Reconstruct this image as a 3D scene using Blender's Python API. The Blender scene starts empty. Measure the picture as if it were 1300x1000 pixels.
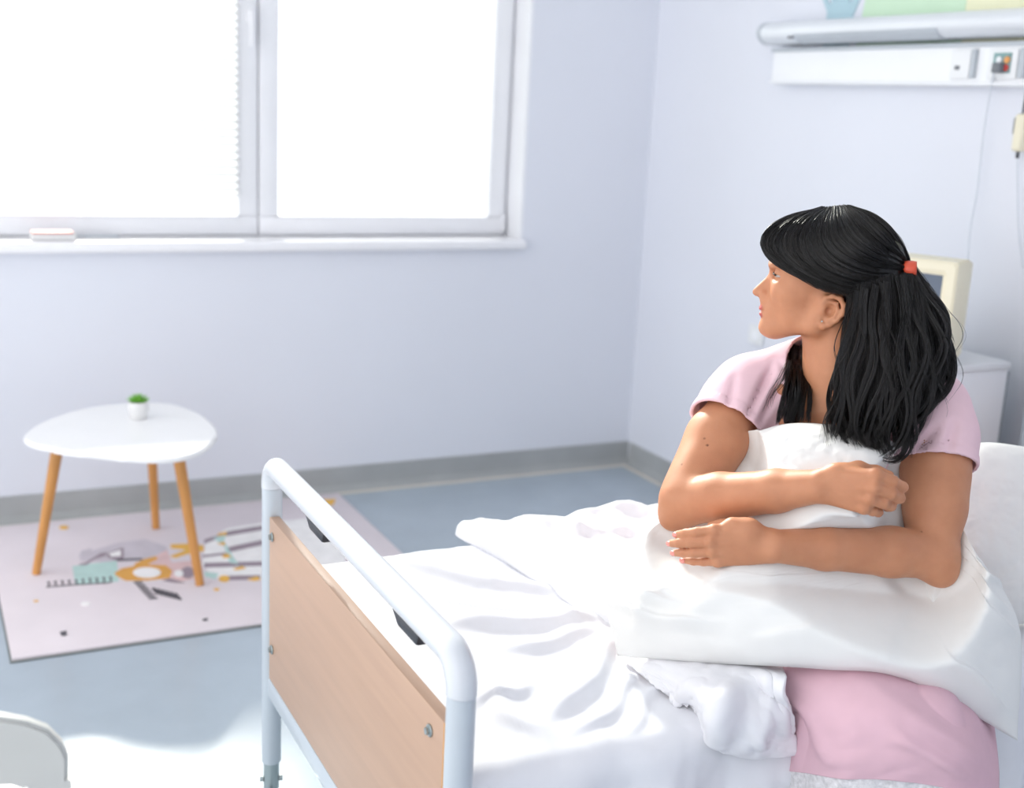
import bpy, bmesh, math, random
import numpy as np
from mathutils import Vector, Matrix

random.seed(4)
rng = np.random.default_rng(7)
scene = bpy.context.scene
COL = scene.collection

# ------------------------------------------------------------------ camera
FPX = 1540.0                                   # focal length in pixels of the 1300x1000 frame
CAM = np.array([0.0, 0.0, 1.55])
RW = np.array([[0.89623315, -0.05965374, 0.43955384],     # world axes in camera coordinates (x right, y down, z forward)
               [-0.44094448, -0.22773478, 0.86816176],
               [0.0483126, -0.97189418, -0.23040744]])
cam_data = bpy.data.cameras.new('camera')
cam_data.sensor_width = 36.0
cam_data.lens = FPX / 1300 * 36
cam_data.clip_start = 0.05
cam_data.dof.use_dof = True
cam_data.dof.focus_distance = 2.05
cam_data.dof.aperture_fstop = 2.8
camera = bpy.data.objects.new('camera', cam_data)
COL.objects.link(camera)
cx, cy, cz = RW[:, 0], -RW[:, 1], -RW[:, 2]
camera.matrix_world = Matrix(((cx[0], cy[0], cz[0], CAM[0]), (cx[1], cy[1], cz[1], CAM[1]),
                              (cx[2], cy[2], cz[2], CAM[2]), (0, 0, 0, 1)))
scene.camera = camera

# ------------------------------------------------------------------ light
world = bpy.data.worlds.new('world')
scene.world = world
world.use_nodes = True
wn = world.node_tree
bgn = wn.nodes['Background']
bgn.inputs[0].default_value = (0.98, 0.985, 1.0, 1)
bgn.inputs[1].default_value = 1.95
sun_data = bpy.data.lights.new('sun', 'SUN')
sun_data.energy = 7.5
sun_data.angle = math.radians(8.0)
sun_data.color = (1.0, 0.95, 0.87)
sun = bpy.data.objects.new('sun', sun_data)
COL.objects.link(sun)
sun_to = Vector((0.10, 1.0, 0.56)).normalized()          # direction towards the sun, through the window
sun.rotation_euler = sun_to.to_track_quat('Z', 'Y').to_euler()
scene.view_settings.view_transform = 'Standard'
scene.view_settings.look = 'None'
scene.view_settings.exposure = 0.0
scene.view_settings.gamma = 1.0
scene.view_settings.use_curve_mapping = False

# ------------------------------------------------------------------ survey helpers: pixel of the photograph + known plane -> point
def ray(px, py):
    return RW @ np.array([(px - 650) / FPX, (py - 500) / FPX, 1.0])

def on(px, py, axis, val):
    d = ray(px, py)
    return CAM + (val - CAM[axis]) / d[axis] * d

# ------------------------------------------------------------------ object helpers
def link(o, parent=None):
    COL.objects.link(o)
    if parent is not None:
        o.parent = parent
    return o

def tag(o, label=None, cat=None, group=None, kind=None):
    if label: o['label'] = label
    if cat: o['category'] = cat
    if group: o['group'] = group
    if kind: o['kind'] = kind
    return o

def empty(name, loc, label=None, cat=None, group=None):
    o = bpy.data.objects.new(name, None)
    o.location = loc
    o.empty_display_size = 0.05
    link(o)
    return tag(o, label, cat, group)

def mesh_obj(name, verts, faces, mat, parent=None, smooth=False, origin=None):
    """verts in world coordinates; the object sits at its origin (or its parent's)"""
    me = bpy.data.meshes.new(name)
    v = np.asarray(verts, dtype=float)
    if parent is not None:
        org = np.array(world_loc(parent))
    elif origin is not None:
        org = np.array(origin, dtype=float)
    else:
        org = np.array([(v[:, 0].min() + v[:, 0].max()) / 2, (v[:, 1].min() + v[:, 1].max()) / 2, v[:, 2].min()])
    me.from_pydata((v - org).tolist(), [], [list(map(int, f)) for f in faces])
    me.materials.append(mat)
    me.update()
    if smooth:
        me.shade_smooth()
    o = bpy.data.objects.new(name, me)
    if parent is None:
        o.location = org
    return link(o, parent)

def world_loc(o):
    p = np.array(o.location)
    while o.parent is not None:
        o = o.parent
        p = p + np.array(o.location)
    return p

def bm_obj(name, bm, mat, parent=None, smooth=False, auto=None):
    bmesh.ops.recalc_face_normals(bm, faces=bm.faces)
    bm.verts.ensure_lookup_table()
    bm.verts.index_update()
    V = [tuple(v.co) for v in bm.verts]
    Fs = [[v.index for v in f.verts] for f in bm.faces]
    bm.free()
    o = mesh_obj(name, V, Fs, mat, parent, smooth)
    if auto is not None:
        o.data.shade_smooth()
        sharp_by_angle(o.data, auto)
    return o

def sharp_by_angle(me, deg):
    bm = bmesh.new(); bm.from_mesh(me)
    lim = math.radians(deg)
    for e in bm.edges:
        if len(e.link_faces) == 2 and e.calc_face_angle(0) > lim:
            e.smooth = False
    bm.to_mesh(me); bm.free()

def box_bm(lo, hi, bevel=0.0, seg=2, bm=None):
    bm2 = bmesh.new()
    r = bmesh.ops.create_cube(bm2, size=1.0)
    lo, hi = np.array(lo, float), np.array(hi, float)
    for v in bm2.verts:
        v.co = Vector(((lo + hi) / 2 + np.array(v.co) * (hi - lo)).tolist())
    if bevel > 0:
        bmesh.ops.bevel(bm2, geom=bm2.edges[:], offset=bevel, segments=seg, affect='EDGES', profile=0.5)
    if bm is None:
        return bm2
    merge(bm, bm2)
    return bm

def merge(bm, other):
    me = bpy.data.meshes.new('tmp')
    other.to_mesh(me); other.free()
    bm.from_mesh(me)
    bpy.data.meshes.remove(me)

def box(name, lo, hi, mat, parent=None, bevel=0.0, seg=2):
    return bm_obj(name, box_bm(lo, hi, bevel, seg), mat, parent, auto=40 if bevel else None)

def tube_data(path, rad, seg=16, cap=True):
    P = np.asarray(path, float)
    n = len(P)
    rad = np.broadcast_to(np.asarray(rad, float), (n,))
    T = np.gradient(P, axis=0)
    T /= np.linalg.norm(T, axis=1)[:, None] + 1e-12
    ref = np.array([0, 0, 1.0]) if abs(T[0][2]) < 0.9 else np.array([1.0, 0, 0])
    N = np.cross(T[0], ref); N /= np.linalg.norm(N)
    V, Fc = [], []
    ang = np.linspace(0, 2 * np.pi, seg, endpoint=False)
    for i in range(n):
        N = N - T[i] * N.dot(T[i]); N /= np.linalg.norm(N)
        B = np.cross(T[i], N)
        V.append(P[i] + rad[i] * (np.cos(ang)[:, None] * N + np.sin(ang)[:, None] * B))
    V = np.concatenate(V)
    for i in range(n - 1):
        for j in range(seg):
            k = (j + 1) % seg
            Fc.append((i * seg + j, i * seg + k, (i + 1) * seg + k, (i + 1) * seg + j))
    if cap:
        Fc.append(tuple(range(seg))[::-1])
        Fc.append(tuple((n - 1) * seg + j for j in range(seg)))
    return V, Fc

def tube(name, path, rad, mat, parent=None, seg=16):
    V, Fc = tube_data(path, rad, seg)
    o = mesh_obj(name, V, Fc, mat, parent, smooth=True)
    sharp_by_angle(o.data, 50)
    return o

def spline(pts, n=24, closed=False):
    P = np.asarray(pts, float)
    m = len(P)
    out = []
    if closed:
        for i in range(m):
            p0, p1, p2, p3 = P[(i - 1) % m], P[i], P[(i + 1) % m], P[(i + 2) % m]
            for t in np.linspace(0, 1, n, endpoint=False):
                out.append(0.5 * ((2 * p1) + (-p0 + p2) * t + (2 * p0 - 5 * p1 + 4 * p2 - p3) * t * t + (-p0 + 3 * p1 - 3 * p2 + p3) * t ** 3))
        return np.array(out)
    Q = np.vstack([2 * P[0] - P[1], P, 2 * P[-1] - P[-2]])
    for i in range(m - 1):
        p0, p1, p2, p3 = Q[i], Q[i + 1], Q[i + 2], Q[i + 3]
        for t in np.linspace(0, 1, n, endpoint=False):
            out.append(0.5 * ((2 * p1) + (-p0 + p2) * t + (2 * p0 - 5 * p1 + 4 * p2 - p3) * t * t + (-p0 + 3 * p1 - 3 * p2 + p3) * t ** 3))
    out.append(P[-1])
    return np.array(out)

def prism(name, poly, z0, z1, mat, parent=None, bevel=0.0, smooth_angle=40):
    """poly: list of world points (x, y); extruded from z0 to z1"""
    bm = bmesh.new()
    vs = [bm.verts.new((p[0], p[1], z0)) for p in poly]
    f = bm.faces.new(vs)
    r = bmesh.ops.extrude_face_region(bm, geom=[f])
    for v in r['geom']:
        if isinstance(v, bmesh.types.BMVert):
            v.co.z = z1
    if bevel:
        es = [e for e in bm.edges if abs(e.verts[0].co.z - e.verts[1].co.z) < 1e-6]
        bmesh.ops.bevel(bm, geom=es, offset=bevel, segments=2, affect='EDGES')
    return bm_obj(name, bm, mat, parent, auto=smooth_angle)

def cylinder(name, a, b, r, mat, parent=None, seg=20, bev=0.0):
    a, b = np.asarray(a, float), np.asarray(b, float)
    if bev:
        d = (b - a) / np.linalg.norm(b - a)
        return tube(name, [a, a + d * 1e-4, a + d * bev, b - d * bev, b - d * 1e-4, b], [r - bev, r - bev, r, r, r - bev, r - bev], mat, parent, seg)
    return tube(name, [a, b], r, mat, parent, seg)

# ------------------------------------------------------------------ materials
def new_mat(name):
    m = bpy.data.materials.new(name)
    m.use_nodes = True
    return m, m.node_tree, m.node_tree.nodes['Principled BSDF']

def mat(name, col, rough=0.5, metal=0.0, var=0.04, scale=8.0, bump=0.0, bscale=60.0, spec=0.5, sss=0.0, stretch=(1, 1, 1), coat=0.0, detail=3.0):
    m, nt, b = new_mat(name)
    tc = nt.nodes.new('ShaderNodeTexCoord')
    mp = nt.nodes.new('ShaderNodeMapping')
    mp.inputs['Scale'].default_value = stretch
    nt.links.new(tc.outputs['Object'], mp.inputs['Vector'])
    nz = nt.nodes.new('ShaderNodeTexNoise')
    nz.inputs['Scale'].default_value = scale
    nz.inputs['Detail'].default_value = detail
    nt.links.new(mp.outputs['Vector'], nz.inputs['Vector'])
    cr = nt.nodes.new('ShaderNodeValToRGB')
    c = np.array(col)
    cr.color_ramp.elements[0].position = 0.3
    cr.color_ramp.elements[1].position = 0.7
    cr.color_ramp.elements[0].color = (*np.clip(c * (1 - var), 0, 1), 1)
    cr.color_ramp.elements[1].color = (*np.clip(c * (1 + var), 0, 1), 1)
    nt.links.new(nz.outputs['Fac'], cr.inputs['Fac'])
    nt.links.new(cr.outputs['Color'], b.inputs['Base Color'])
    b.inputs['Roughness'].default_value = rough
    b.inputs['Metallic'].default_value = metal
    b.inputs['Specular IOR Level'].default_value = spec
    b.inputs['Coat Weight'].default_value = coat
    if sss:
        b.inputs['Subsurface Weight'].default_value = sss
        b.inputs['Subsurface Radius'].default_value = (0.012, 0.005, 0.003)
        b.inputs['Subsurface Scale'].default_value = 1.0
    if bump:
        n2 = nt.nodes.new('ShaderNodeTexNoise')
        n2.inputs['Scale'].default_value = bscale
        n2.inputs['Detail'].default_value = 4
        nt.links.new(mp.outputs['Vector'], n2.inputs['Vector'])
        bp = nt.nodes.new('ShaderNodeBump')
        bp.inputs['Strength'].default_value = bump
        bp.inputs['Distance'].default_value = 0.01
        nt.links.new(n2.outputs['Fac'], bp.inputs['Height'])
        nt.links.new(bp.outputs['Normal'], b.inputs['Normal'])
    return m

def srgb(r, g, b):
    f = lambda c: (c / 255 / 12.92) if c / 255 <= 0.04045 else ((c / 255 + 0.055) / 1.055) ** 2.4
    return (f(r), f(g), f(b))

M = {}
M['wall'] = mat('wall_paint', srgb(227, 230, 239), 0.6, var=0.012, scale=1.5, bump=0.02, bscale=150)
M['ceiling'] = mat('ceiling_paint', srgb(240, 240, 240), 0.8, var=0.01)
M['floor'] = mat('blue_linoleum', srgb(172, 184, 195), 0.25, var=0.05, scale=5.0, spec=0.45, detail=6)
M['base'] = mat('grey_vinyl_skirting', srgb(168, 171, 172), 0.5, var=0.06, scale=6)
M['base_lip'] = mat('beige_sealant', srgb(205, 200, 190), 0.6, var=0.05)
M['pvc'] = mat('white_window_plastic', srgb(240, 241, 245), 0.35, var=0.01)
M['sill'] = mat('white_sill', srgb(244, 244, 247), 0.35, var=0.01)
M['gasket'] = mat('window_gasket', srgb(120, 124, 130), 0.6)
M['slat'] = mat('white_blind_slat', srgb(240, 240, 240), 0.5, var=0.01)
nt = M['slat'].node_tree; b = nt.nodes['Principled BSDF']
tl = nt.nodes.new('ShaderNodeBsdfTranslucent'); tl.inputs[0].default_value = (0.9, 0.9, 0.9, 1)
mx = nt.nodes.new('ShaderNodeMixShader'); mx.inputs[0].default_value = 0.45
nt.links.new(b.outputs[0], mx.inputs[1]); nt.links.new(tl.outputs[0], mx.inputs[2]); nt.links.new(mx.outputs[0], nt.nodes['Material Output'].inputs['Surface'])
M['cord'] = mat('blind_cord', srgb(225, 225, 225), 0.7)
M['frame'] = mat('bed_grey_paint', srgb(190, 198, 206), 0.28, var=0.02, spec=0.5, coat=0.2)
M['rail'] = mat('bed_white_paint', srgb(208, 212, 218), 0.25, var=0.02, spec=0.5, coat=0.2)
M['panel'] = mat('beech_laminate', srgb(184, 152, 130), 0.42, var=0.05, scale=3.0, stretch=(1, 1, 14), detail=5)
M['panel_edge'] = mat('beech_edge_band', srgb(222, 160, 82), 0.4, var=0.08, scale=4.0, stretch=(1, 1, 8))
M['steel'] = mat('zinc_steel', srgb(165, 175, 176), 0.3, metal=0.85, var=0.06)
M['black'] = mat('black_plastic', srgb(40, 42, 50), 0.35, var=0.05)
M['rubber'] = mat('grey_rubber', srgb(90, 95, 98), 0.6)
M['cotton'] = mat('white_cotton', srgb(230, 231, 236), 0.85, var=0.012, scale=20, bump=0.05, bscale=900, spec=0.2)
M['duvet'] = mat('white_duvet_cotton', srgb(234, 234, 238), 0.85, var=0.012, scale=20, bump=0.05, bscale=700, spec=0.2)
M['pillow'] = mat('white_pillow_cotton', srgb(234, 234, 232), 0.85, var=0.012, scale=20, bump=0.05, bscale=800, spec=0.2)
M['mattress'] = mat('pale_mattress_cover', srgb(225, 228, 232), 0.8)
M['top'] = mat('white_table_lacquer', srgb(246, 246, 247), 0.3, var=0.01)
M['wood'] = mat('honey_wood', srgb(205, 145, 80), 0.45, var=0.12, scale=6, stretch=(6, 6, 1), detail=6)
M['pot'] = mat('white_ceramic', srgb(228, 228, 228), 0.3, var=0.02)
M['leaf'] = mat('succulent_green', srgb(112, 178, 62), 0.45, var=0.2, scale=30)
M['soil'] = mat('dark_soil', srgb(60, 55, 40), 0.9, var=0.3, scale=90)
M['plastic'] = mat('white_chair_plastic', srgb(200, 201, 198), 0.4, var=0.02)
M['cab'] = mat('white_cabinet', srgb(233, 235, 240), 0.45, var=0.01)
M['cab_top'] = mat('grey_white_top', srgb(225, 228, 232), 0.4, var=0.02)
M['dark_gap'] = mat('painted_gap_shade', srgb(150, 158, 165), 0.5)  # grey that paints in the shade of the gap behind the cabinet
M['beige'] = mat('aged_beige_plastic', srgb(235, 229, 205), 0.5, var=0.02, bump=0.05, bscale=300)
M['screen'] = mat('dark_crt_glass', srgb(88, 100, 118), 0.12, var=0.12, scale=9)
M['alu'] = mat('brushed_aluminium', srgb(226, 230, 235), 0.35, metal=0.15, var=0.02)
M['alu_dark'] = mat('grey_diffuser', srgb(188, 195, 202), 0.4, var=0.02)
M['trunk'] = mat('white_trunking', srgb(243, 245, 248), 0.4, var=0.01)
M['socket'] = mat('white_socket', srgb(236, 238, 240), 0.4, var=0.01)
M['teal'] = mat('teal_insert', srgb(130, 165, 165), 0.4)
M['orange_btn'] = mat('orange_button', srgb(230, 160, 90), 0.4)
M['red_btn'] = mat('red_button', srgb(205, 80, 75), 0.4)
M['lilac'] = mat('lilac_rug', srgb(226, 217, 222), 0.95, var=0.03, scale=5, bump=0.3, bscale=400, spec=0.1)
M['rug_edge'] = mat('rug_backing', srgb(120, 125, 125), 0.9)
PRINT = {k: mat('rug_print_' + k, srgb(*c), 0.95, var=0.05, scale=20, spec=0.1, bump=0.2, bscale=400) for k, c in dict(
    mint=(190, 218, 213), orange=(226, 170, 95), mauve=(160, 146, 156), white=(245, 243, 243), pink=(226, 196, 196),
    grey=(205, 198, 206), charcoal=(95, 92, 98), yellow=(232, 184, 96), pale=(238, 233, 236)).items()}

def glass_mat():
    m, nt, b = new_mat('clear_window_glass')
    out = nt.nodes['Material Output']
    tr = nt.nodes.new('ShaderNodeBsdfTransparent')
    tr.inputs[0].default_value = (0.96, 0.98, 0.97, 1)
    gl = nt.nodes.new('ShaderNodeBsdfGlossy')
    gl.inputs['Roughness'].default_value = 0.02
    fr = nt.nodes.new('ShaderNodeFresnel')
    fr.inputs['IOR'].default_value = 1.3
    mx = nt.nodes.new('ShaderNodeMixShader')
    nt.links.new(fr.outputs[0], mx.inputs[0])
    nt.links.new(tr.outputs[0], mx.inputs[1])
    nt.links.new(gl.outputs[0], mx.inputs[2])
    nt.links.new(mx.outputs[0], out.inputs['Surface'])
    return m
M['glass'] = glass_mat()
# ================================================================== THE ROOM
XW, YW = 2.874, 4.4926                 # head wall and window wall
X0, Y0, ZC = -0.9, -1.2, 3.4
WX0, WX1, WZ0, WZ1 = -0.30, 2.287, 1.0, 3.2     # window opening

fl = box('floor', (X0, Y0, -0.1), (XW + 0.15, YW + 0.3, 0.0), M['floor']); tag(fl, kind='structure')
bm = bmesh.new()
for lo, hi in (((X0, YW, 0), (WX0, YW + 0.3, ZC)), ((WX1, YW, 0), (XW + 0.15, YW + 0.3, ZC)),
               ((WX0, YW, 0), (WX1, YW + 0.3, WZ0)), ((WX0, YW, WZ1), (WX1, YW + 0.3, ZC))):
    box_bm(lo, hi, bm=bm)
tag(bm_obj('wall_back', bm, M['wall']), kind='structure')
tag(box('wall_right', (XW, Y0, 0), (XW + 0.15, YW, ZC), M['wall']), kind='structure')
tag(box('wall_front', (X0, Y0 - 0.15, 0), (XW + 0.15, Y0, ZC), M['wall']), kind='structure')
tag(box('ceiling', (X0, Y0, ZC), (XW + 0.15, YW + 0.3, ZC + 0.1), M['ceiling']), kind='structure')

def skirting(name, a, b, nrm):
    """coved vinyl strip with a pale sealed lip on the floor"""
    a, b, n = np.array(a), np.array(b), np.array(nrm)
    prof = [(0.0, 0.104), (0.010, 0.102), (0.012, 0.030), (0.018, 0.012), (0.034, 0.003), (0.034, 0.0), (0.0, 0.0)]
    V = [[*(p + n * q[0]), q[1]] for p in (a, b) for q in prof]
    k = len(prof)
    Fc = [(i, (i + 1) % k, k + (i + 1) % k, k + i) for i in range(k)] + [tuple(range(k))[::-1], tuple(range(k, 2 * k))]
    o = mesh_obj(name, V, Fc, M['base']); tag(o, kind='structure')
    lip = [[*(p + n * q[0]), q[1]] for p in (a, b) for q in [(0.030, 0.0), (0.030, 0.005), (0.046, 0.003), (0.048, 0.0)]]
    mesh_obj('sealed_lip', lip, [(0, 1, 5, 4), (1, 2, 6, 5), (2, 3, 7, 6), (0, 3, 2, 1), (4, 5, 6, 7)], M['base_lip'], o)
skirting('baseboard_back', (X0, YW), (XW, YW), (0, -1))
skirting('baseboard_right', (XW, YW - 0.034), (XW, Y0), (-1, 0))

# ---- window: reveal lining, frame, two sashes with panes, handle, sill
YF = YW + 0.15
win = empty('window_1', ((WX0 + WX1) / 2, YW + 0.1, WZ0)); tag(win, kind='structure')
bm = bmesh.new()
for lo, hi in (((WX1 - 0.012, YW + 0.001, WZ0), (WX1, YF, WZ1)), ((WX0, YW + 0.001, WZ1 - 0.012), (WX1, YF, WZ1)), ((WX0, YW + 0.001, WZ0), (WX0 + 0.012, YF, WZ1))):
    box_bm(lo, hi, bm=bm)
bm_obj('reveal_lining', bm, M['pvc'], win)
fw = 0.045
bm = bmesh.new()
for lo, hi in (((WX0, YF, WZ0), (WX1, YF + 0.07, WZ0 + fw)), ((WX0, YF, WZ1 - fw), (WX1, YF + 0.07, WZ1)),
               ((WX0, YF, WZ0 + fw), (WX0 + fw, YF + 0.07, WZ1 - fw)), ((WX1 - fw, YF, WZ0 + fw), (WX1, YF + 0.07, WZ1 - fw))):
    box_bm(lo, hi, 0.004, bm=bm)
bm_obj('window_frame', bm, M['pvc'], win, auto=40)
xm = on(328, 150, 1, YF - 0.02)[0]
sashes = ((WX0 + 0.025, xm - 0.003), (xm + 0.003, WX1 - 0.025))
sw, zb, zt = 0.072, WZ0 + 0.022, WZ1 - 0.022
glassx = []
for (a, b) in sashes:
    bm = bmesh.new()
    for lo, hi in (((a, YF - 0.022, zb), (b, YF + 0.05, zb + sw)), ((a, YF - 0.022, zt - sw), (b, YF + 0.05, zt)),
                   ((a, YF - 0.022, zb + sw), (a + sw, YF + 0.05, zt - sw)), ((b - sw, YF - 0.022, zb + sw), (b, YF + 0.05, zt - sw))):
        box_bm(lo, hi, 0.005, bm=bm)
    s = bm_obj('sash', bm, M['pvc'], win, auto=40)
    s['label'] = 'white plastic casement sash'
    glassx.append((a + sw, b - sw))
    g0, g1, h0, h1 = a + sw - 0.004, b - sw + 0.004, zb + sw - 0.004, zt - sw + 0.004
    box('pane', (g0, YF + 0.012, h0), (g1, YF + 0.018, h1), M['glass'], s)
    bm = bmesh.new()
    q = 0.006
    for lo, hi in (((g0, YF - 0.024, h0), (g1, YF + 0.011, h0 + q)), ((g0, YF - 0.024, h1 - q), (g1, YF + 0.011, h1)),
                   ((g0, YF - 0.024, h0), (g0 + q, YF + 0.011, h1)), ((g1 - q, YF - 0.024, h0), (g1, YF + 0.011, h1))):
        box_bm(lo, hi, bm=bm)
    bm_obj('glazing_bead', bm, M['pvc'], s)
hz = on(318, 18, 1, YF - 0.03)
hd = box('window_handle', (hz[0] - 0.014, YF - 0.036, hz[2] - 0.035), (hz[0] + 0.014, YF - 0.021, hz[2] + 0.035), M['pvc'], win, bevel=0.005)
box('lever', (hz[0] - 0.010, YF - 0.062, hz[2] - 0.115), (hz[0] + 0.010, YF - 0.040, hz[2] + 0.012), M['pvc'], hd, bevel=0.007)
hin = on(633, 287, 1, YF - 0.02)
cylinder('hinge', (WX1 - 0.032, YF - 0.028, hin[2] - 0.02), (WX1 - 0.032, YF - 0.028, hin[2] + 0.05), 0.008, M['pvc'], win)
sill = box('window_sill', (WX0 - 0.02, YW - 0.045, WZ0 - 0.022), (WX1 + 0.004, YF, WZ0 + 0.018), M['sill'], win, bevel=0.012, seg=3)

# ---- venetian blind on the left sash
gx0, gx1 = glassx[0]
YB = YF - 0.042
zbot = on(100, 247, 1, YB)[2]
blind = empty('venetian_blind', ((gx0 + gx1) / 2, YB, zbot), 'white venetian blind with thin horizontal slats over the left window sash', 'blind')
box('bottom_rail', (gx0 + 0.004, YB - 0.011, zbot), (gx1 - 0.004, YB + 0.011, zbot + 0.011), M['slat'], blind, bevel=0.003)
box('head_rail', (gx0 - 0.01, YB - 0.018, zt - 0.055), (gx1 + 0.01, YB + 0.018, zt - 0.02), M['slat'], blind, bevel=0.003)
ns = 70
sl = None
zs = np.linspace(zbot + 0.028, zt - 0.07, ns)
prof = [(-0.012, -0.0072), (-0.006, -0.0022), (0.0, 0.0008), (0.006, 0.0020), (0.012, 0.0016)]
V = [(x, p[0], p[1] + dz) for x in (gx0 + 0.003 - (gx0 + gx1) / 2, gx1 - 0.003 - (gx0 + gx1) / 2) for dz in (0, 0.0006) for p in prof]
Fc = []
for i in range(4):
    Fc += [(i, i + 10, i + 11, i + 1), (5 + i, 6 + i, 16 + i, 15 + i), (i, i + 1, i + 6, i + 5), (10 + i, 15 + i, 16 + i, 11 + i)]
Fc += [(0, 5, 15, 10), (4, 14, 19, 9)]
slat_me = bpy.data.meshes.new('slat'); slat_me.from_pydata(V, [], Fc); slat_me.materials.append(M['slat']); slat_me.shade_smooth()
for z in zs:
    o = bpy.data.objects.new('slat', slat_me); o.location = (0, 0, z - zbot); link(o, blind)
for x in (gx0 + 0.09, (gx0 + gx1) / 2 - 0.05, gx1 - 0.012):
    tube('ladder_cord', [(x, YB - 0.014, zbot), (x, YB - 0.014, zt - 0.03)], 0.0011, M['cord'], blind, 6)

# ---- things on the sill
p = np.array([on(67, 293, 1, YW + 0.02)[0], YW + 0.02, 0])
tray = empty('small_box', (p[0], p[1], WZ0 + 0.018), 'small white box with a red rim lying on the window sill', 'box')
M['red_rim'] = mat('red_rim', srgb(225, 120, 105), 0.5)
wx = 0.075
box('body', (p[0] - wx, p[1] - 0.03, WZ0 + 0.018), (p[0] + wx, p[1] + 0.03, WZ0 + 0.046), M['pot'], tray, bevel=0.010, seg=3)
box('rim', (p[0] - wx * 0.94, p[1] - 0.031, WZ0 + 0.044), (p[0] + wx * 0.86, p[1] + 0.031, WZ0 + 0.050), M['red_rim'], tray, bevel=0.002)
o = box('metal_strip', (p[0] + wx + 0.01, YF - 0.06, WZ0 + 0.018), (p[0] + wx + 0.16, YF - 0.045, WZ0 + 0.026), M['alu_dark'], None, bevel=0.003)
tag(o, 'flat grey strip lying on the sill beside the small white box', 'strip')

# ================================================================== HEAD WALL FITTINGS
yr = on(962, 40, 0, XW - 0.12)[1]
lampbar = empty('overbed_lamp', (XW, 2.6, 1.80), 'long rounded aluminium lamp bar on the wall above the bed', 'lamp')
prof = []
for a in np.linspace(-90, 90, 13):
    prof.append((-0.070 - 0.050 * math.cos(math.radians(a)), 1.846 + 0.038 * math.sin(math.radians(a))))
prof += [(0.0, 1.884), (0.0, 1.808)]
def extrude_y(name, prof, y0, y1, m, parent, ang=40):
    k = len(prof)
    V = [(XW + q[0], y, q[1]) for y in (y0, y1) for q in prof]
    Fc = [(i, (i + 1) % k, k + (i + 1) % k, k + i) for i in range(k)] + [tuple(range(k))[::-1], tuple(range(k, 2 * k))]
    o = mesh_obj(name, V, Fc, m, parent, smooth=True)
    bm = bmesh.new(); bm.from_mesh(o.data); bmesh.ops.recalc_face_normals(bm, faces=bm.faces); bm.to_mesh(o.data); bm.free()
    sharp_by_angle(o.data, ang)
    return o
extrude_y('lamp_body', prof, 1.2, yr - 0.012, M['alu'], lampbar)
extrude_y('end_cap', [((q[0] + 0.04) * 1.03 - 0.04, (q[1] - 1.846) * 1.03 + 1.846) for q in prof], yr - 0.014, yr + 0.004, M['alu_dark'], lampbar)
y_a, y_b = on(1010, 48, 0, XW - 0.11)[1], on(1190, 46, 0, XW - 0.11)[1]
extrude_y('diffuser', [(-0.119, 1.836), (-0.1215, 1.834), (-0.117, 1.822), (-0.098, 1.8085), (-0.060, 1.8045), (-0.060, 1.812)], y_b, y_a, M['alu_dark'], lampbar)
box('pull_switch', (XW - 0.123, y_a + 0.005, 1.822), (XW - 0.108, y_a + 0.03, 1.830), M['gasket'], lampbar, bevel=0.002)

yt = on(980, 90, 0, XW - 0.06)[1]
trunk = empty('service_trunking', (XW, 2.6, 1.67), 'white wall trunking with sockets below the lamp bar', 'trunking')
box('channel', (XW - 0.06, 1.2, 1.672), (XW - 0.0005, yt, 1.792), M['trunk'], trunk, bevel=0.006, seg=3)
box('cover_strip', (XW - 0.066, 1.2, 1.676), (XW - 0.061, yt + 0.004, 1.684), M['trunk'], trunk, bevel=0.002)
box('upper_strip', (XW - 0.064, 1.2, 1.782), (XW - 0.058, yt + 0.01, 1.796), M['alu_dark'], trunk, bevel=0.002)
def fx(px, py=82): return on(px, py, 0, XW - 0.066)[1]
sk = box('socket_plate', (XW - 0.070, fx(1232), 1.692), (XW - 0.0605, fx(1208), 1.774), M['socket'], trunk, bevel=0.003)
box('socket_slot', (XW - 0.0715, fx(1220), 1.718), (XW - 0.0695, fx(1214), 1.730), M['gasket'], sk)
box('divider', (XW - 0.074, fx(1239), 1.694), (XW - 0.0605, fx(1234), 1.776), M['alu_dark'], trunk, bevel=0.003)
sk = box('socket_plate', (XW - 0.070, fx(1292), 1.692), (XW - 0.0605, fx(1255), 1.774), M['socket'], trunk, bevel=0.003)
ins = box('coloured_insert', (XW - 0.073, fx(1285), 1.708), (XW - 0.0695, fx(1262), 1.764), M['teal'], sk, bevel=0.002)
box('divider', (XW - 0.074, fx(1302), 1.694), (XW - 0.0605, fx(1295), 1.776), M['alu_dark'], trunk, bevel=0.003)
def button(px, py, m):
    q = on(px, py, 0, XW - 0.074)
    return cylinder('button', (XW - 0.073, q[1], q[2]), (XW - 0.078, q[1], q[2]), 0.0095, m, sk)
button(1279, 76, M['orange_btn']); button(1277, 86, M['red_btn']); button(1269, 76, M['socket'])

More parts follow.
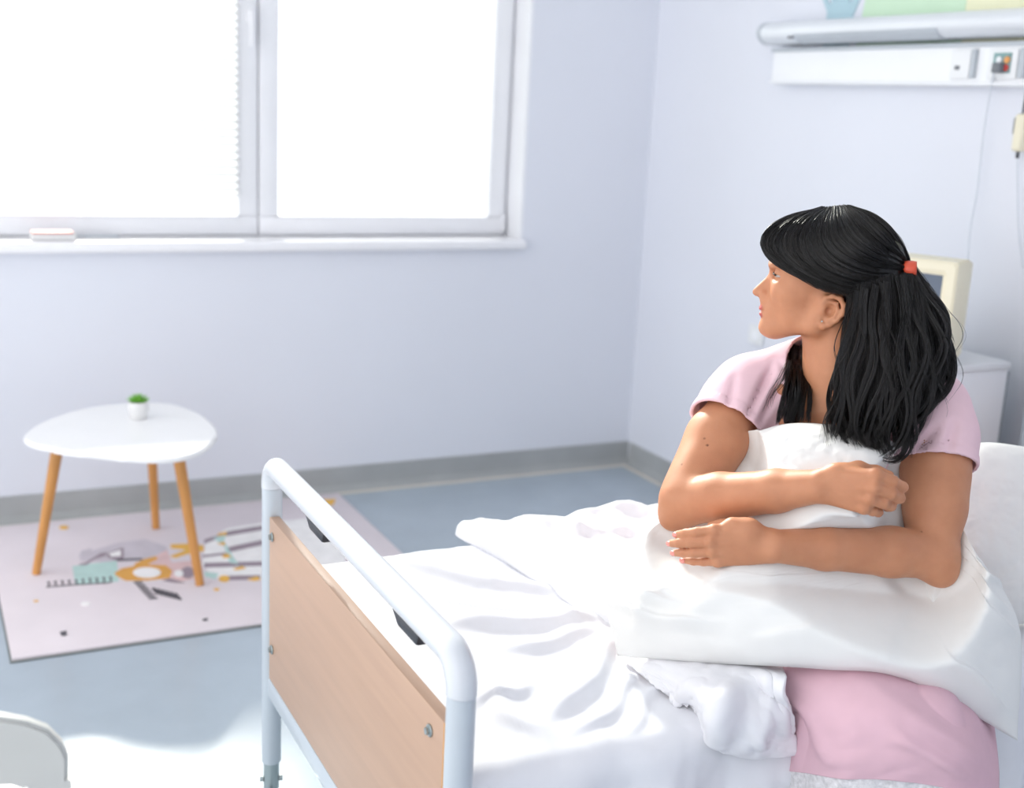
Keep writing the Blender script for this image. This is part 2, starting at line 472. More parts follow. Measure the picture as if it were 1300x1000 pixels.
# plug and cable from the socket down to the monitor; bell handset on its own cable
q = on(1266, 86, 0, XW - 0.09)
cab = empty('monitor_cable', tuple(q), 'thin white cable hanging from the coloured wall socket', 'cable')
box('plug', (XW - 0.100, q[1] - 0.014, q[2] - 0.014), (XW - 0.074, q[1] + 0.014, q[2] + 0.014), M['gasket'], cab, bevel=0.005)
M['cable'] = mat('white_cable', srgb(214, 220, 228), 0.5)
pth = [(XW - 0.095, q[1], q[2])] + [tuple(on(x, y, 0, XW - d)) for x, y, d in ((1262, 92, .09), (1257, 118, .05), (1248, 175, .03), (1241, 240, .03), (1232, 290, .05), (1228, 340, .09))]
tube('wire', spline(pth, 10), 0.0026, M['cable'], cab, 8)
q = on(1295, 165, 0, XW - 0.03)
hs = empty('call_handset', tuple(q), 'cream nurse-call handset hanging on the wall at the right edge', 'handset')
box('grip', (XW - 0.045, q[1] - 0.022, q[2] - 0.06), (XW - 0.012, q[1] + 0.014, q[2] + 0.045), M['beige'], hs, bevel=0.010, seg=3)
box('side_key', (XW - 0.040, q[1] + 0.0145, q[2] - 0.012), (XW - 0.020, q[1] + 0.0175, q[2] + 0.034), M['gasket'], hs, bevel=0.001)
cylinder('strain_relief', (XW - 0.028, q[1] - 0.002, q[2] - 0.078), (XW - 0.028, q[1] - 0.002, q[2] - 0.06), 0.005, M['black'], hs)
tube('wire', spline([(XW - 0.028, q[1] - 0.002, q[2] - 0.07)] + [tuple(on(x, y, 0, XW - 0.03)) for x, y in ((1292, 225), (1293, 290), (1299, 340))], 10), 0.0026, M['cable'], hs, 8)
tube('wire', spline([(XW - 0.028, q[1], q[2] + 0.04)] + [tuple(on(x, y, 0, XW - 0.04)) for x, y in ((1301, 128), (1306, 100))], 8), 0.0030, M['black'], hs, 8)

q = on(959, 425, 0, XW - 0.01)
so = empty('wall_socket', tuple(q), 'small white socket low on the wall behind her chin', 'socket')
box('plate', (XW - 0.012, q[1] - 0.042, q[2] - 0.036), (XW - 0.0005, q[1] + 0.042, q[2] + 0.036), M['socket'], so, bevel=0.003)
cylinder('recess', (XW - 0.0135, q[1], q[2]), (XW - 0.011, q[1], q[2]), 0.02, M['trunk'], so)

# ---- painted mural strip above the lamp bar (flat print on the wall, bottom edge only in view)
mural = empty('wall_mural', (XW, 2.4, 1.90), 'pastel mural with green and yellow panels above the lamp bar', 'mural')
def wall_poly(name, pts, m, parent, th=0.003):
    V = [(XW - 0.0005 - d, y, z) for d in (0, th) for (y, z) in pts]
    k = len(pts)
    Fc = [tuple(range(k)), tuple(range(k, 2 * k))[::-1]] + [(i, k + i, k + (i + 1) % k, (i + 1) % k) for i in range(k)]
    return mesh_obj(name, V, Fc, m, parent)
def wp(px, py):
    q = on(px, py, 0, XW); return (q[1], q[2])
def mm(name, c): return mat(name, srgb(*c), 0.6, var=0.03, scale=4)
g0, g1, g2 = wp(1092, 20)[0], wp(1226, 16)[0], 1.2
wall_poly('green_panel', [(g0, 1.80), (g0 - 0.03, 2.02), (g0 - 0.12, 2.2), (g1, 2.25), (g1, 1.80)], mm('mural_green', (205, 232, 205)), mural)
wall_poly('yellow_panel', [(g1 - 0.001, 1.80), (g1 - 0.001, 2.25), (g2, 2.25), (g2, 1.80)], mm('mural_yellow', (238, 238, 205)), mural)
teal = mm('mural_teal', (176, 205, 216))
c0 = wp(1068, 24)
wall_poly('hand_print', [(c0[0] + 0.075, 1.80), (c0[0] + 0.07, 1.915), (c0[0] + 0.105, 1.965), (c0[0] + 0.09, 1.975), (c0[0] + 0.055, 1.935), (c0[0] + 0.055, 2.01), (c0[0] + 0.037, 2.012), (c0[0] + 0.030, 1.945),
          (c0[0] + 0.010, 2.03), (c0[0] - 0.008, 2.028), (c0[0] - 0.002, 1.945), (c0[0] - 0.035, 2.015), (c0[0] - 0.052, 2.005), (c0[0] - 0.035, 1.935), (c0[0] - 0.085, 1.985), (c0[0] - 0.095, 1.97), (c0[0] - 0.06, 1.90), (c0[0] - 0.055, 1.80)][::-1], teal, mural, 0.004)
pinkm = mm('mural_pink', (240, 216, 220))
wall_poly('pink_blot', [(c0[0] - 0.07 + 0.05 * math.cos(t), 1.985 + 0.03 * math.sin(t)) for t in np.linspace(0, 2 * math.pi, 14, endpoint=False)], pinkm, mural, 0.0025)

# ================================================================== BEDSIDE CABINET AND MONITOR
cb = empty('bedside_cabinet', (2.52, 2.54, 0), 'white bedside cabinet behind the bed carrying a monitor', 'cabinet')
cx0, cx1, cy0, cy1, ct = 2.30, 2.735, 2.345, 2.76, 0.925
box('carcass', (cx0, cy0, 0.09), (cx1, cy1, ct - 0.02), M['cab'], cb, bevel=0.003)
box('gap_shade_strip', (cx1, cy0 + 0.004, 0.09), (cx1 + 0.012, cy1, ct - 0.03), M['dark_gap'], cb)  # added strip: shade of the gap towards the wall, put in as colour
box('worktop', (cx0 - 0.01, cy0 - 0.006, ct - 0.02), (cx1 + 0.004, cy1 + 0.006, ct), M['cab_top'], cb, bevel=0.004)
d = box('drawer_front', (cx0 - 0.018, cy0 + 0.01, 0.70), (cx0 - 0.001, cy1 - 0.01, 0.885), M['cab'], cb, bevel=0.003)
tube('handle', [(cx0 - 0.018, 2.48, 0.80), (cx0 - 0.04, 2.49, 0.80), (cx0 - 0.04, 2.61, 0.80), (cx0 - 0.018, 2.62, 0.80)], 0.005, M['steel'], d, 10)
d = box('door', (cx0 - 0.018, cy0 + 0.01, 0.11), (cx0 - 0.001, cy1 - 0.01, 0.685), M['cab'], cb, bevel=0.003)
tube('handle', [(cx0 - 0.018, 2.42, 0.52), (cx0 - 0.04, 2.42, 0.53), (cx0 - 0.04, 2.42, 0.63), (cx0 - 0.018, 2.42, 0.64)], 0.005, M['steel'], d, 10)
for x in (cx0 + 0.05, cx1 - 0.05):
    for y in (cy0 + 0.05, cy1 - 0.05):
        cylinder('castor', (x, y, 0.0), (x, y, 0.09), 0.022, M['rubber'], cb)

# CRT monitor: bezel facing the room, glass, tapered rear housing, foot
pm = on(1210, 442, 2, ct)
bz = on(1209, 333, 0, 2.43)
yn = on(1208, 400, 0, 2.43)[1]                      # near edge of the bezel
mo = empty('crt_monitor', (2.5, yn + 0.16, ct), 'old beige box-shaped monitor with a dark screen on the cabinet', 'monitor')
z0m, z1m = ct + 0.03, bz[2]
yf = yn + 0.33
def ring(x, y0, y1, z0, z1): return [(x, y0, z0), (x, y1, z0), (x, y1, z1), (x, y0, z1)]
V = ring(2.43, yn, yf, z0m, z1m) + ring(2.50, yn - 0.006, yf + 0.006, z0m - 0.004, z1m + 0.006) + ring(2.56, yn + 0.006, yf - 0.006, z0m, z1m - 0.006) + ring(2.715, yn + 0.075, yf - 0.075, z0m + 0.03, z1m - 0.06)
V += ring(2.43, yn + 0.030, yf - 0.030, z0m + 0.045, z1m - 0.028) + ring(2.444, yn + 0.036, yf - 0.036, z0m + 0.051, z1m - 0.034)
Fc = []
for r0, r1 in ((0, 4), (4, 8), (8, 12)):
    for i in range(4):
        Fc.append((r0 + i, r0 + (i + 1) % 4, r1 + (i + 1) % 4, r1 + i))
Fc.append((12, 13, 14, 15))
for i in range(4):
    Fc.append((i, 16 + i, 16 + (i + 1) % 4, (i + 1) % 4)); Fc.append((16 + i, 20 + i, 20 + (i + 1) % 4, 16 + (i + 1) % 4))
Fc.append((20, 23, 22, 21))
bm = bmesh.new()
vs = [bm.verts.new(v) for v in V]
for f in Fc: bm.faces.new([vs[i] for i in f])
bmesh.ops.recalc_face_normals(bm, faces=bm.faces)
bmesh.ops.bevel(bm, geom=bm.edges[:], offset=0.004, segments=2, affect='EDGES')
MROT = Matrix.Translation((2.43, yn, 0)) @ Matrix.Rotation(math.radians(24), 4, 'Z') @ Matrix.Translation((-2.43, -yn, 0))
for v in bm.verts: v.co = MROT @ v.co
hous = bm_obj('housing', bm, M['beige'], mo, auto=40)
n = 9
V, Fc = [], []
for i in range(n):
    for j in range(n):
        u, w = i / (n - 1), j / (n - 1)
        V.append((2.442 - 0.006 * (1 - (2 * u - 1) ** 2) * (1 - (2 * w - 1) ** 2), yn + 0.034 + u * (yf - yn - 0.068), z0m + 0.049 + w * (z1m - z0m - 0.081)))
for i in range(n - 1):
    for j in range(n - 1):
        Fc.append((i * n + j, i * n + j + 1, (i + 1) * n + j + 1, (i + 1) * n + j))
V = [tuple(MROT @ Vector(p)) for p in V]
mesh_obj('screen', V, Fc, M['screen'], mo, smooth=True)
fc = MROT @ Vector((2.56, (yn + yf) / 2, 0))
cylinder('foot', (fc.x, fc.y, ct), (fc.x, fc.y, ct + 0.03), 0.095, M['beige'], mo, 28, 0.006)

# ================================================================== RUG
rug = empty('play_rug', (0.84, 3.9, 0), 'pale lilac rug printed with pastel shapes under the low table', 'rug')
RX0, RX1, RY0, RY1 = 0.19, 1.49, 3.33, 4.44
box('pile', (RX0, RY0, 0.003), (RX1, RY1, 0.012), M['lilac'], rug, bevel=0.003)
box('backing', (RX0 - 0.006, RY0 - 0.008, 0.0), (RX1 + 0.004, RY1, 0.004), M['rug_edge'], rug, bevel=0.001)
_pz = [0]
def rp(name, pts, m, zoomed=True):
    _pz[0] += 1
    z = 0.0123 + 0.00004 * _pz[0]
    P = [on(40 + x / 4.3333, 640 + y / 4.3333, 2, z) for x, y in pts] if zoomed else [on(x, y, 2, z) for x, y in pts]
    P = [(min(max(p[0], RX0 + 0.004), RX1 - 0.004), min(max(p[1], RY0 + 0.004), RY1 - 0.004)) for p in P]
    prism(name, P, 0.0115, z, m, rug)
def blob(cx, cy, rx, ry, n=14, rot=0.0):
    c, s = math.cos(rot), math.sin(rot)
    return [(cx + rx * math.cos(t) * c - ry * math.sin(t) * s, cy + rx * math.cos(t) * s + ry * math.sin(t) * c) for t in np.linspace(0, 2 * math.pi, n, endpoint=False)]
rp('printed_cloud', [(260, 310), (330, 255), (480, 210), (620, 190), (740, 230), (760, 290), (600, 310), (420, 320)], PRINT['grey'])
rp('printed_patch', [(225, 340), (330, 325), (470, 310), (480, 425), (240, 440)], PRINT['mint'])
rp('printed_shape', [(255, 330), (300, 318), (380, 268), (415, 262), (408, 285), (350, 300), (300, 335)], PRINT['mauve'])
rp('printed_shape', [(258, 292), (275, 255), (330, 240), (335, 262), (285, 300)], PRINT['grey'])
rp('printed_shape', [(415, 270), (495, 238), (508, 240), (508, 300), (480, 315), (415, 290)], PRINT['mauve'])
rp('printed_shape', [(425, 270), (490, 250), (492, 285), (440, 288)], PRINT['white'])
rp('printed_stroke', [(470, 300), (610, 296), (610, 306), (470, 312)], PRINT['charcoal'])
rp('printed_shape', [(600, 320), (650, 300), (745, 250), (770, 320), (880, 310), (890, 410), (780, 430), (600, 380)], PRINT['pink'])
rp('printed_animal', [(455, 378), (500, 350), (620, 330), (740, 335), (775, 365), (760, 405), (640, 418), (520, 420), (470, 395)], PRINT['orange'])
rp('printed_animal_belly', blob(635, 375, 78, 30), PRINT['white'])
rp('printed_stroke', [(620, 300), (685, 285), (695, 300), (640, 330), (560, 345), (570, 325)], PRINT['orange'])
rp('printed_shape', [(765, 220), (870, 215), (945, 225), (950, 255), (850, 275), (790, 295), (760, 285), (850, 250), (765, 240)], PRINT['yellow'])
rp('printed_shape', [(720, 420), (760, 405), (850, 432), (790, 432)], PRINT['mauve'])
rp('printed_shape', blob(860, 375, 38, 32), PRINT['mauve'])
rp('printed_shape', blob(810, 380, 26, 20), PRINT['white'])
rp('printed_field', [(960, 200), (1080, 130), (1290, 100), (1700, 60), (1760, 180), (1700, 400), (1290, 415), (1000, 400), (940, 330)], PRINT['white'])
for k, (a, b, w) in enumerate((((950, 205), (1080, 160), 22), ((1080, 250), (1290, 205), 30), ((950, 335), (1290, 325), 26), ((1060, 405), (1260, 400), 24), ((1080, 160), (1290, 125), 26), ((940, 285), (1090, 268), 12))):
    rp('printed_stripe', [(a[0], a[1] - w / 2), (b[0], b[1] - w / 2), (b[0], b[1] + w / 2), (a[0], a[1] + w / 2)], PRINT['mauve'])
rp('printed_patch', [(1000, 185), (1070, 165), (1060, 200), (1110, 290), (1140, 330), (1090, 320), (1060, 230)], PRINT['mint'])
for q in ([(1030, 158), (1075, 150), (1072, 170), (1020, 172)], [(1020, 215), (1062, 205), (1066, 228)], [(1045, 280), (1080, 270), (1100, 290), (1060, 296)], [(1105, 355), (1160, 338), (1180, 352), (1130, 362)], blob(1060, 408, 30, 18), [(1185, 412), (1240, 395), (1262, 412), (1230, 420)], blob(178, 126, 26, 10), blob(25, 530, 14, 5), blob(1018, 467, 16, 7)):
    rp('printed_fleck', q, PRINT['yellow'])
rp('printed_patch', [(950, 370), (1030, 380), (1010, 410), (955, 395)], PRINT['mint'])
# ladder and striped feather
rp('printed_stroke', [(80, 452), (250, 438), (430, 428), (430, 432), (250, 442), (80, 456)], PRINT['charcoal'])
for k in range(10):
    x, y = 85 + k * 38, 425 - k * 3.0
    rp('printed_stroke', [(x, y), (x + 14, y - 2), (x + 14, y + 30), (x + 6, y + 30), (x + 6, y + 4), (x, y + 4)], PRINT['charcoal'])
for k in range(6):
    x, y = 560 + k * 16, 425 + k * 17
    rp('printed_stroke', [(x, y), (x + 45, y - 2), (x + 55, y + 6), (x + 12, y + 10)], PRINT['charcoal'])
for k in range(6):
    x, y = 660 + k * 24, 460 + k * 6
    rp('printed_stroke', [(x, y), (x + 18, y - 4), (x + 48, y + 32), (x + 26, y + 32)], PRINT['charcoal'])
for q in ([(76, 802), (84, 800), (84, 806), (78, 806)], [(258, 785), (264, 784), (263, 787), (257, 787)]):
    rp('printed_fleck', q, PRINT['charcoal'], False)
rp('printed_fleck', blob(298, 545, 26, 9), PRINT['white'])
rp('printed_fleck', [(408, 634), (426, 633), (423, 640), (410, 641)], PRINT['yellow'], False)

# ================================================================== LOW TABLE AND PLANT
tz = 0.5
out = spline([on(x, y, 2, tz)[:2] for x, y in ((30, 553), (52, 536), (102, 519), (160, 511.5), (212, 511.5), (250, 523), (272, 540), (274, 556), (250, 574), (205, 581.5), (140, 578), (80, 570), (42, 563))], 5, True)
cxy = out.mean(0)
tb = empty('side_table', (cxy[0], cxy[1], 0), 'white rounded triangular side table on three splayed wooden legs', 'table')
prism('tabletop', out, tz - 0.018, tz, M['top'], tb, bevel=0.006)
for (fx_, fy_), (tx_, ty_) in (((46, 728), (77, 572)), ((254, 742), (224, 579)), ((198, 670), (192, 560))):
    a = on(fx_, fy_, 2, 0.013); b = on(tx_, ty_, 2, tz - 0.018)
    if fx_ == 198:                         # the rear leg's top is hidden under the tabletop
        b = on(193, 581, 1, a[1] - 0.035); b = a + (b - a) * ((tz - 0.018) / max(b[2], 0.1)); b[2] = tz - 0.018
    else:                                  # front legs lean inwards from foot to top
        b = a + (np.array([cxy[0], cxy[1], 0]) - a) * 0.25; b[2] = tz - 0.018
        e = on(tx_, ty_ + 8, 1, b[1]); b[0] = e[0]
    tube('leg', [a, a + (b - a) * 0.5, b], [0.0135, 0.0165, 0.0195], M['wood'], tb, 16)
pp = on(176, 531, 2, tz)
pt = empty('succulent_pot', (pp[0], pp[1], tz), 'tiny green succulent in a white ceramic pot on the side table', 'plant')
V, Fc = [], []
prf = [(0.0, 0.0), (0.024, 0.0), (0.027, 0.005), (0.033, 0.03), (0.034, 0.045), (0.031, 0.056), (0.029, 0.058), (0.028, 0.052), (0.0, 0.050)]
sg = 24
for r_, z_ in prf:
    for j in range(sg):
        t = 2 * math.pi * j / sg
        V.append((pp[0] + r_ * math.cos(t), pp[1] + r_ * math.sin(t), tz + z_))
for i in range(len(prf) - 1):
    for j in range(sg):
        k = (j + 1) % sg
        Fc.append((i * sg + j, i * sg + k, (i + 1) * sg + k, (i + 1) * sg + j))
o = mesh_obj('pot', V, Fc, M['pot'], pt, smooth=True)
cylinder('soil', (pp[0], pp[1], tz + 0.048), (pp[0], pp[1], tz + 0.053), 0.027, M['soil'], pt)
lv = []
leafV = [(0, 0, 0)]
k = 7
bm = bmesh.new()
bmesh.ops.create_uvsphere(bm, u_segments=8, v_segments=6, radius=1.0)
for v in bm.verts:
    t = (v.co.z + 1) / 2
    w = 0.0062 * (math.sin(math.pi * min(t * 0.92 + 0.06, 1)) ** 0.8)
    rr = math.hypot(v.co.x, v.co.y)
    a_ = math.atan2(v.co.y, v.co.x)
    v.co = Vector((w * math.cos(a_) * (1 if rr > 1e-4 else 0), 0.45 * w * math.sin(a_) * (1 if rr > 1e-4 else 0), 0.034 * t))
leaf_me = bpy.data.meshes.new('leaf'); bm.to_mesh(leaf_me); bm.free(); leaf_me.materials.append(M['leaf']); leaf_me.shade_smooth()
for ringi, (cnt, tilt, sc, r0) in enumerate(((9, 62, 1.0, 0.008), (7, 40, 1.0, 0.006), (5, 18, 0.95, 0.003))):
    for j in range(cnt):
        o = bpy.data.objects.new('leaf', leaf_me)
        az = 2 * math.pi * (j + 0.5 * ringi) / cnt
        o.rotation_euler = (Matrix.Rotation(az, 3, 'Z') @ Matrix.Rotation(-math.radians(tilt), 3, 'X')).to_euler()
        o.location = (-math.sin(az) * -r0 * 1.0 * -1, math.cos(az) * r0, 0.052)
        o.scale = (sc,) * 3
        link(o, pt)
# ================================================================== HOSPITAL BED
BX, BY0, BY1, RZ = 0.632, 1.354, 2.300, 0.829
bed = empty('hospital_bed', (1.7, 1.82, 0), 'hospital bed with a wooden footboard in a grey tubular frame', 'bed')
def bed_end(x, full=True, z_add=0.0):
    rt, cr = 0.0205, 0.045
    for y, sgn in ((BY1, -1), (BY0, 1)):
        tube('post', [(x, y, 0.165), (x, y, 0.168), (x, y, RZ + z_add - cr - 0.006)], [0.018, rt, rt], M['frame'], bed, 20)
        if full:
            tube('stem', [(x, y, 0.085), (x, y, 0.166)], 0.0165, M['steel'], bed, 16)
    arc = []
    for t in np.linspace(0, math.pi / 2, 8):
        arc.append((x, BY1 - cr + cr * math.cos(t), RZ + z_add - cr + cr * math.sin(t)))
    arc2 = [(x, BY0 + cr - cr * math.cos(t), RZ + z_add - cr + cr * math.sin(t)) for t in np.linspace(math.pi / 2, 0, 8)]
    tube('top_rail', [(x, BY1, RZ + z_add - cr - 0.005)] + arc + arc2 + [(x, BY0, RZ + z_add - cr - 0.005)], rt + 0.0012, M['rail'], bed, 20)
def castor(x, y, ang):
    c = tube('castor', [(x, y, 0.06), (x, y, 0.09)], 0.024, M['steel'], bed, 16)
    d = np.array([math.cos(ang), math.sin(ang), 0]); n = np.array([-d[1], d[0], 0])
    wc = np.array([x, y, 0]) + d * 0.035 + np.array([0, 0, 0.050])
    cylinder('wheel', wc - n * 0.014, wc + n * 0.014, 0.050, M['rubber'], c, 24, 0.006)
    for s in (-1, 1):
        a = np.array([x, y, 0.075]) + n * s * 0.019; b = wc + n * s * 0.019
        tube('fork', [a, (a + b) / 2 + np.array([0, 0, 0.012]), b], [0.012, 0.012, 0.014], M['frame'], c, 10)
    cylinder('axle', wc - n * 0.024, wc + n * 0.024, 0.007, M['steel'], c, 12)
bed_end(BX)
bed_end(2.80, True, 0.10)
pt_, pb_ = 0.724, 0.370
pan = box('footboard_panel', (BX - 0.011, BY0 + 0.030, pb_), (BX + 0.009, BY1 - 0.024, pt_), M['panel'], bed, bevel=0.0015)
pan['label'] = 'beech wood panel'
bm = bmesh.new()
box_bm((BX - 0.0105, BY0 + 0.0285, pb_ + 0.001), (BX + 0.0085, BY0 + 0.0305, pt_ - 0.001), bm=bm)
box_bm((BX - 0.0105, BY1 - 0.0245, pb_ + 0.001), (BX + 0.0085, BY1 - 0.0225, pt_ - 0.001), bm=bm)
bm_obj('edge_band', bm, M['panel_edge'], pan)
for y in (BY0 + 0.075, BY1 - 0.045):
    for z in (pt_ - 0.035, pb_ + 0.075):
        b = cylinder('bolt', (BX - 0.011, y, z), (BX - 0.0145, y, z), 0.0095, M['steel'], pan, 18, 0.001)
        cylinder('bolt_head', (BX - 0.0145, y, z), (BX - 0.019, y, z), 0.0055, M['steel'], b, 6)
box('headboard_panel', (2.79, BY0 + 0.030, 0.37), (2.81, BY1 - 0.024, 0.83), M['panel'], bed, bevel=0.002)
box('lower_rail', (BX - 0.012, BY0 + 0.012, pb_ - 0.045), (BX + 0.014, BY1 - 0.012, pb_ - 0.001), M['frame'], bed, bevel=0.004)
for y in (1.99, 1.545):
    V, Fc = [], []
    k = box_bm((BX - 0.010, y - 0.058, RZ - 0.043), (BX + 0.016, y + 0.052, RZ - 0.016), 0.006)
    for v in k.verts:
        if v.co.z < RZ - 0.03:
            v.co.y = y + (v.co.y - y) * 0.72 - 0.008
    bm_obj('rail_clip', k, M['black'], bed, auto=40)
for y in (BY0 + 0.062, BY1 - 0.062):
    box('side_rail', (BX + 0.02, y - 0.014, 0.36), (2.79, y + 0.014, 0.42), M['frame'], bed, bevel=0.004)
box('mattress_base', (BX + 0.03, BY0 + 0.05, 0.40), (2.77, BY1 - 0.05, 0.43), M['frame'], bed, bevel=0.003)
for x, y, a in ((BX, BY1, -1.9), (BX, BY0, -1.0), (2.80, BY1, 0.5), (2.80, BY0, 0.2)):
    castor(x, y, a)
for s in (-1, 1):
    cylinder('stem_bolt', (BX + s * 0.016, BY1 - s * 0.004, 0.125), (BX + s * 0.023, BY1 - s * 0.006, 0.125), 0.006, M['steel'], bed, 12)

MZ = 0.62
o = box('mattress', (BX + 0.035, BY0 + 0.03, 0.43), (2.765, BY1 - 0.035, MZ - 0.006), M['mattress'], None, bevel=0.04, seg=4)
tag(o, 'pale foam mattress on the bed under the white sheet', 'mattress')

# ---- noise helpers for cloth
_perm = rng.permutation(512)
def vnoise(x, y, seed=0):
    xi, yi = np.floor(x).astype(int), np.floor(y).astype(int)
    xf, yf = x - xi, y - yi
    u, v = xf * xf * (3 - 2 * xf), yf * yf * (3 - 2 * yf)
    def h(a, b): return (_perm[(_perm[(a + seed * 37) % 512] + b) % 512] / 511.0) * 2 - 1
    return (h(xi, yi) * (1 - u) + h(xi + 1, yi) * u) * (1 - v) + (h(xi, yi + 1) * (1 - u) + h(xi + 1, yi + 1) * u) * v
def fbm(x, y, seed=0, oct=3):
    s, a = 0, 1.0
    for k in range(oct):
        s = s + a * vnoise(x * 2 ** k, y * 2 ** k, seed + k); a *= 0.5
    return s
def seg_ridge(X, Y, a, b, w, h, fade=0.3):
    """a rounded fold along segment a-b"""
    a, b = np.array(a[:2]), np.array(b[:2])
    d = b - a; L = np.linalg.norm(d); d = d / L
    s = ((X - a[0]) * d[0] + (Y - a[1]) * d[1]) / L
    t = -(X - a[0]) * d[1] + (Y - a[1]) * d[0]
    t = t + 0.012 * np.sin(s * 9 + a[0] * 20)
    env = np.clip(np.minimum(s, 1 - s) / fade, 0, 1); env = env * env * (3 - 2 * env)
    prof = np.exp(-np.clip(t, 0, None) ** 2 / (w * w)) * (t >= 0) + np.exp(-t ** 2 / (0.5 * w) ** 2) * (t < 0)
    return h * env * prof

# ---- sheet: top of the bed, rolled over the edges and hanging down at both sides
nx, nl = 330, 260
xs = np.linspace(BX + 0.036, 2.762, nx)
ye0, ye1, er = BY0 + 0.026, BY1 - 0.031, 0.045
hang0, hang1 = 0.27, 0.20
Ltop = (ye1 - ye0) - 2 * er
arc_l = er * math.pi / 2
tot = hang0 + arc_l + Ltop + arc_l + hang1
ls = np.linspace(0, tot, nl)
def sheet_profile(l):
    if l < hang0: return ye0, MZ - er - (hang0 - l), -1.0, 0.0
    l -= hang0
    if l < arc_l:
        t = l / er; return ye0 + er - er * math.cos(t), MZ - er + er * math.sin(t), -math.cos(t), math.sin(t)
    l -= arc_l
    if l < Ltop: return ye0 + er + l, MZ, 0.0, 1.0
    l -= Ltop
    if l < arc_l:
        t = l / er; return ye1 - er + er * math.sin(t), MZ - er + er * math.cos(t), math.sin(t), math.cos(t)
    l -= arc_l
    return ye1, MZ - er - l, 1.0, 0.0
prof = np.array([sheet_profile(l) for l in ls])
Xg, Lg = np.meshgrid(xs, ls, indexing='ij')
Yg = np.broadcast_to(prof[:, 0], Xg.shape).copy(); Zg = np.broadcast_to(prof[:, 1], Xg.shape).copy()
NY, NZ = np.broadcast_to(prof[:, 2], Xg.shape), np.broadcast_to(prof[:, 3], Xg.shape)
def bz_(x, y): return on(x, y, 2, MZ)
disp = 0.004 * fbm(Xg * 5, Lg * 5, 1) + 0.0016 * fbm(Xg * 22, Lg * 14, 5)
for (a, b, w, h) in (((470, 715), (770, 770), .035, .016), ((540, 800), (800, 792), .040, .022), ((530, 760), (760, 800), .025, .012), ((620, 835), (790, 800), .03, .014),
                     ((690, 940), (800, 800), .03, .020), ((720, 950), (830, 850), .022, .012), ((600, 870), (700, 955), .03, .012), ((780, 940), (860, 860), .02, .010), ((500, 690), (640, 690), .03, .010), ((590, 905), (690, 870), .02, .010)):
    disp = disp + seg_ridge(Xg, Lg - hang0 - arc_l + ye0 + er, bz_(*a), bz_(*b), w, h)
# hanging folds on the near side
dn = np.clip((hang0 + arc_l * 0.6 - Lg) / 0.10, 0, 1)
disp = disp + dn * (0.014 * np.sin(Xg * 26 + 1.6 * np.sin(Xg * 7)) + 0.010 * fbm(Xg * 9, Lg * 2, 8) + 0.012)
disp = disp + np.clip((Lg - (tot - hang1)) / 0.1, 0, 1) * (0.008 * np.sin(Xg * 30) + 0.008)
disp = np.clip(disp, -0.003, 1)
Yg = Yg + NY * disp; Zg = Zg + NZ * (disp + 0.003)
V = np.stack([Xg, Yg, Zg], -1).reshape(-1, 3)
ii = np.arange((nx - 1) * (nl - 1)); a = (ii // (nl - 1)) * nl + ii % (nl - 1)
Fc = np.stack([a, a + nl, a + nl + 1, a + 1], -1)
sheet = mesh_obj('bed_sheet', V, Fc.tolist(), M['cotton'], smooth=True)
tag(sheet, 'wrinkled white bed sheet covering the mattress and hanging over its side', 'sheet')
md = sheet.modifiers.new('thick', 'SOLIDIFY'); md.thickness = 0.002; md.offset = 0

# ---- generic star-shaped puffy blanket: rings from the outline to the centre
def blanket(name, outline_xy, centre, puff, wrinkle, m, seed, edge_r=0.05, rings=70, per=7, base=None, ridges=()):
    O = spline(outline_xy, per, True)
    O[:, 1] = np.maximum(O[:, 1], ye0 + 0.012)
    n = len(O); c = np.array(centre)
    T = 1 - (1 - np.linspace(0, 1, rings)) ** 0.65
    T = np.linspace(0, 1, rings) ** 1.25
    XY = O[None] * (1 - T[:, None, None]) + c * T[:, None, None]
    X, Y = XY[..., 0], XY[..., 1]
    dist = np.full(X.shape, 9.0)
    for i in range(n):
        p, q = O[i], O[(i + 1) % n]
        d = q - p; L2 = d.dot(d) + 1e-12
        s = np.clip(((X - p[0]) * d[0] + (Y - p[1]) * d[1]) / L2, 0, 1)
        dist = np.minimum(dist, np.hypot(X - p[0] - s * d[0], Y - p[1] - s * d[1]))
    e = np.clip(dist / edge_r, 0, 1)
    shape = np.sqrt(1 - (1 - e) ** 2)
    th = puff(X, Y) * shape
    th = th + shape * wrinkle * (0.6 * fbm(X * 7, Y * 7, seed) + 0.5 * (1 - np.abs(fbm(X * 11 + 3, Y * 9, seed + 11)) * 2) + 0.22 * fbm(X * 28, Y * 24, seed + 5))
    for (a, b, w, h) in ridges:
        th = th + shape * seg_ridge(X, Y, a, b, w, h)
    th = np.maximum(th, 0.003 + 0.0 * th)
    zb = base(X, Y)
    top = np.stack([X, Y, zb + th], -1)
    bot = np.stack([X, Y, zb - 0.002], -1)
    V = np.concatenate([top.reshape(-1, 3), bot.reshape(-1, 3)])
    Fc = []
    N = rings * n
    for i in range(rings - 1):
        for j in range(n):
            k = (j + 1) % n
            Fc.append((i * n + j, i * n + k, (i + 1) * n + k, (i + 1) * n + j))
            Fc.append((N + i * n + j, N + (i + 1) * n + j, N + (i + 1) * n + k, N + i * n + k))
    for j in range(n):
        k = (j + 1) % n
        Fc.append((j, N + j, N + k, k))
    bm = bmesh.new()
    vs = [bm.verts.new(v) for v in V]
    for f in Fc:
        try: bm.faces.new([vs[i] for i in f])
        except ValueError: pass
    bmesh.ops.remove_doubles(bm, verts=bm.verts[:], dist=1e-5)
    return bm_obj(name, bm, m, None, smooth=True)
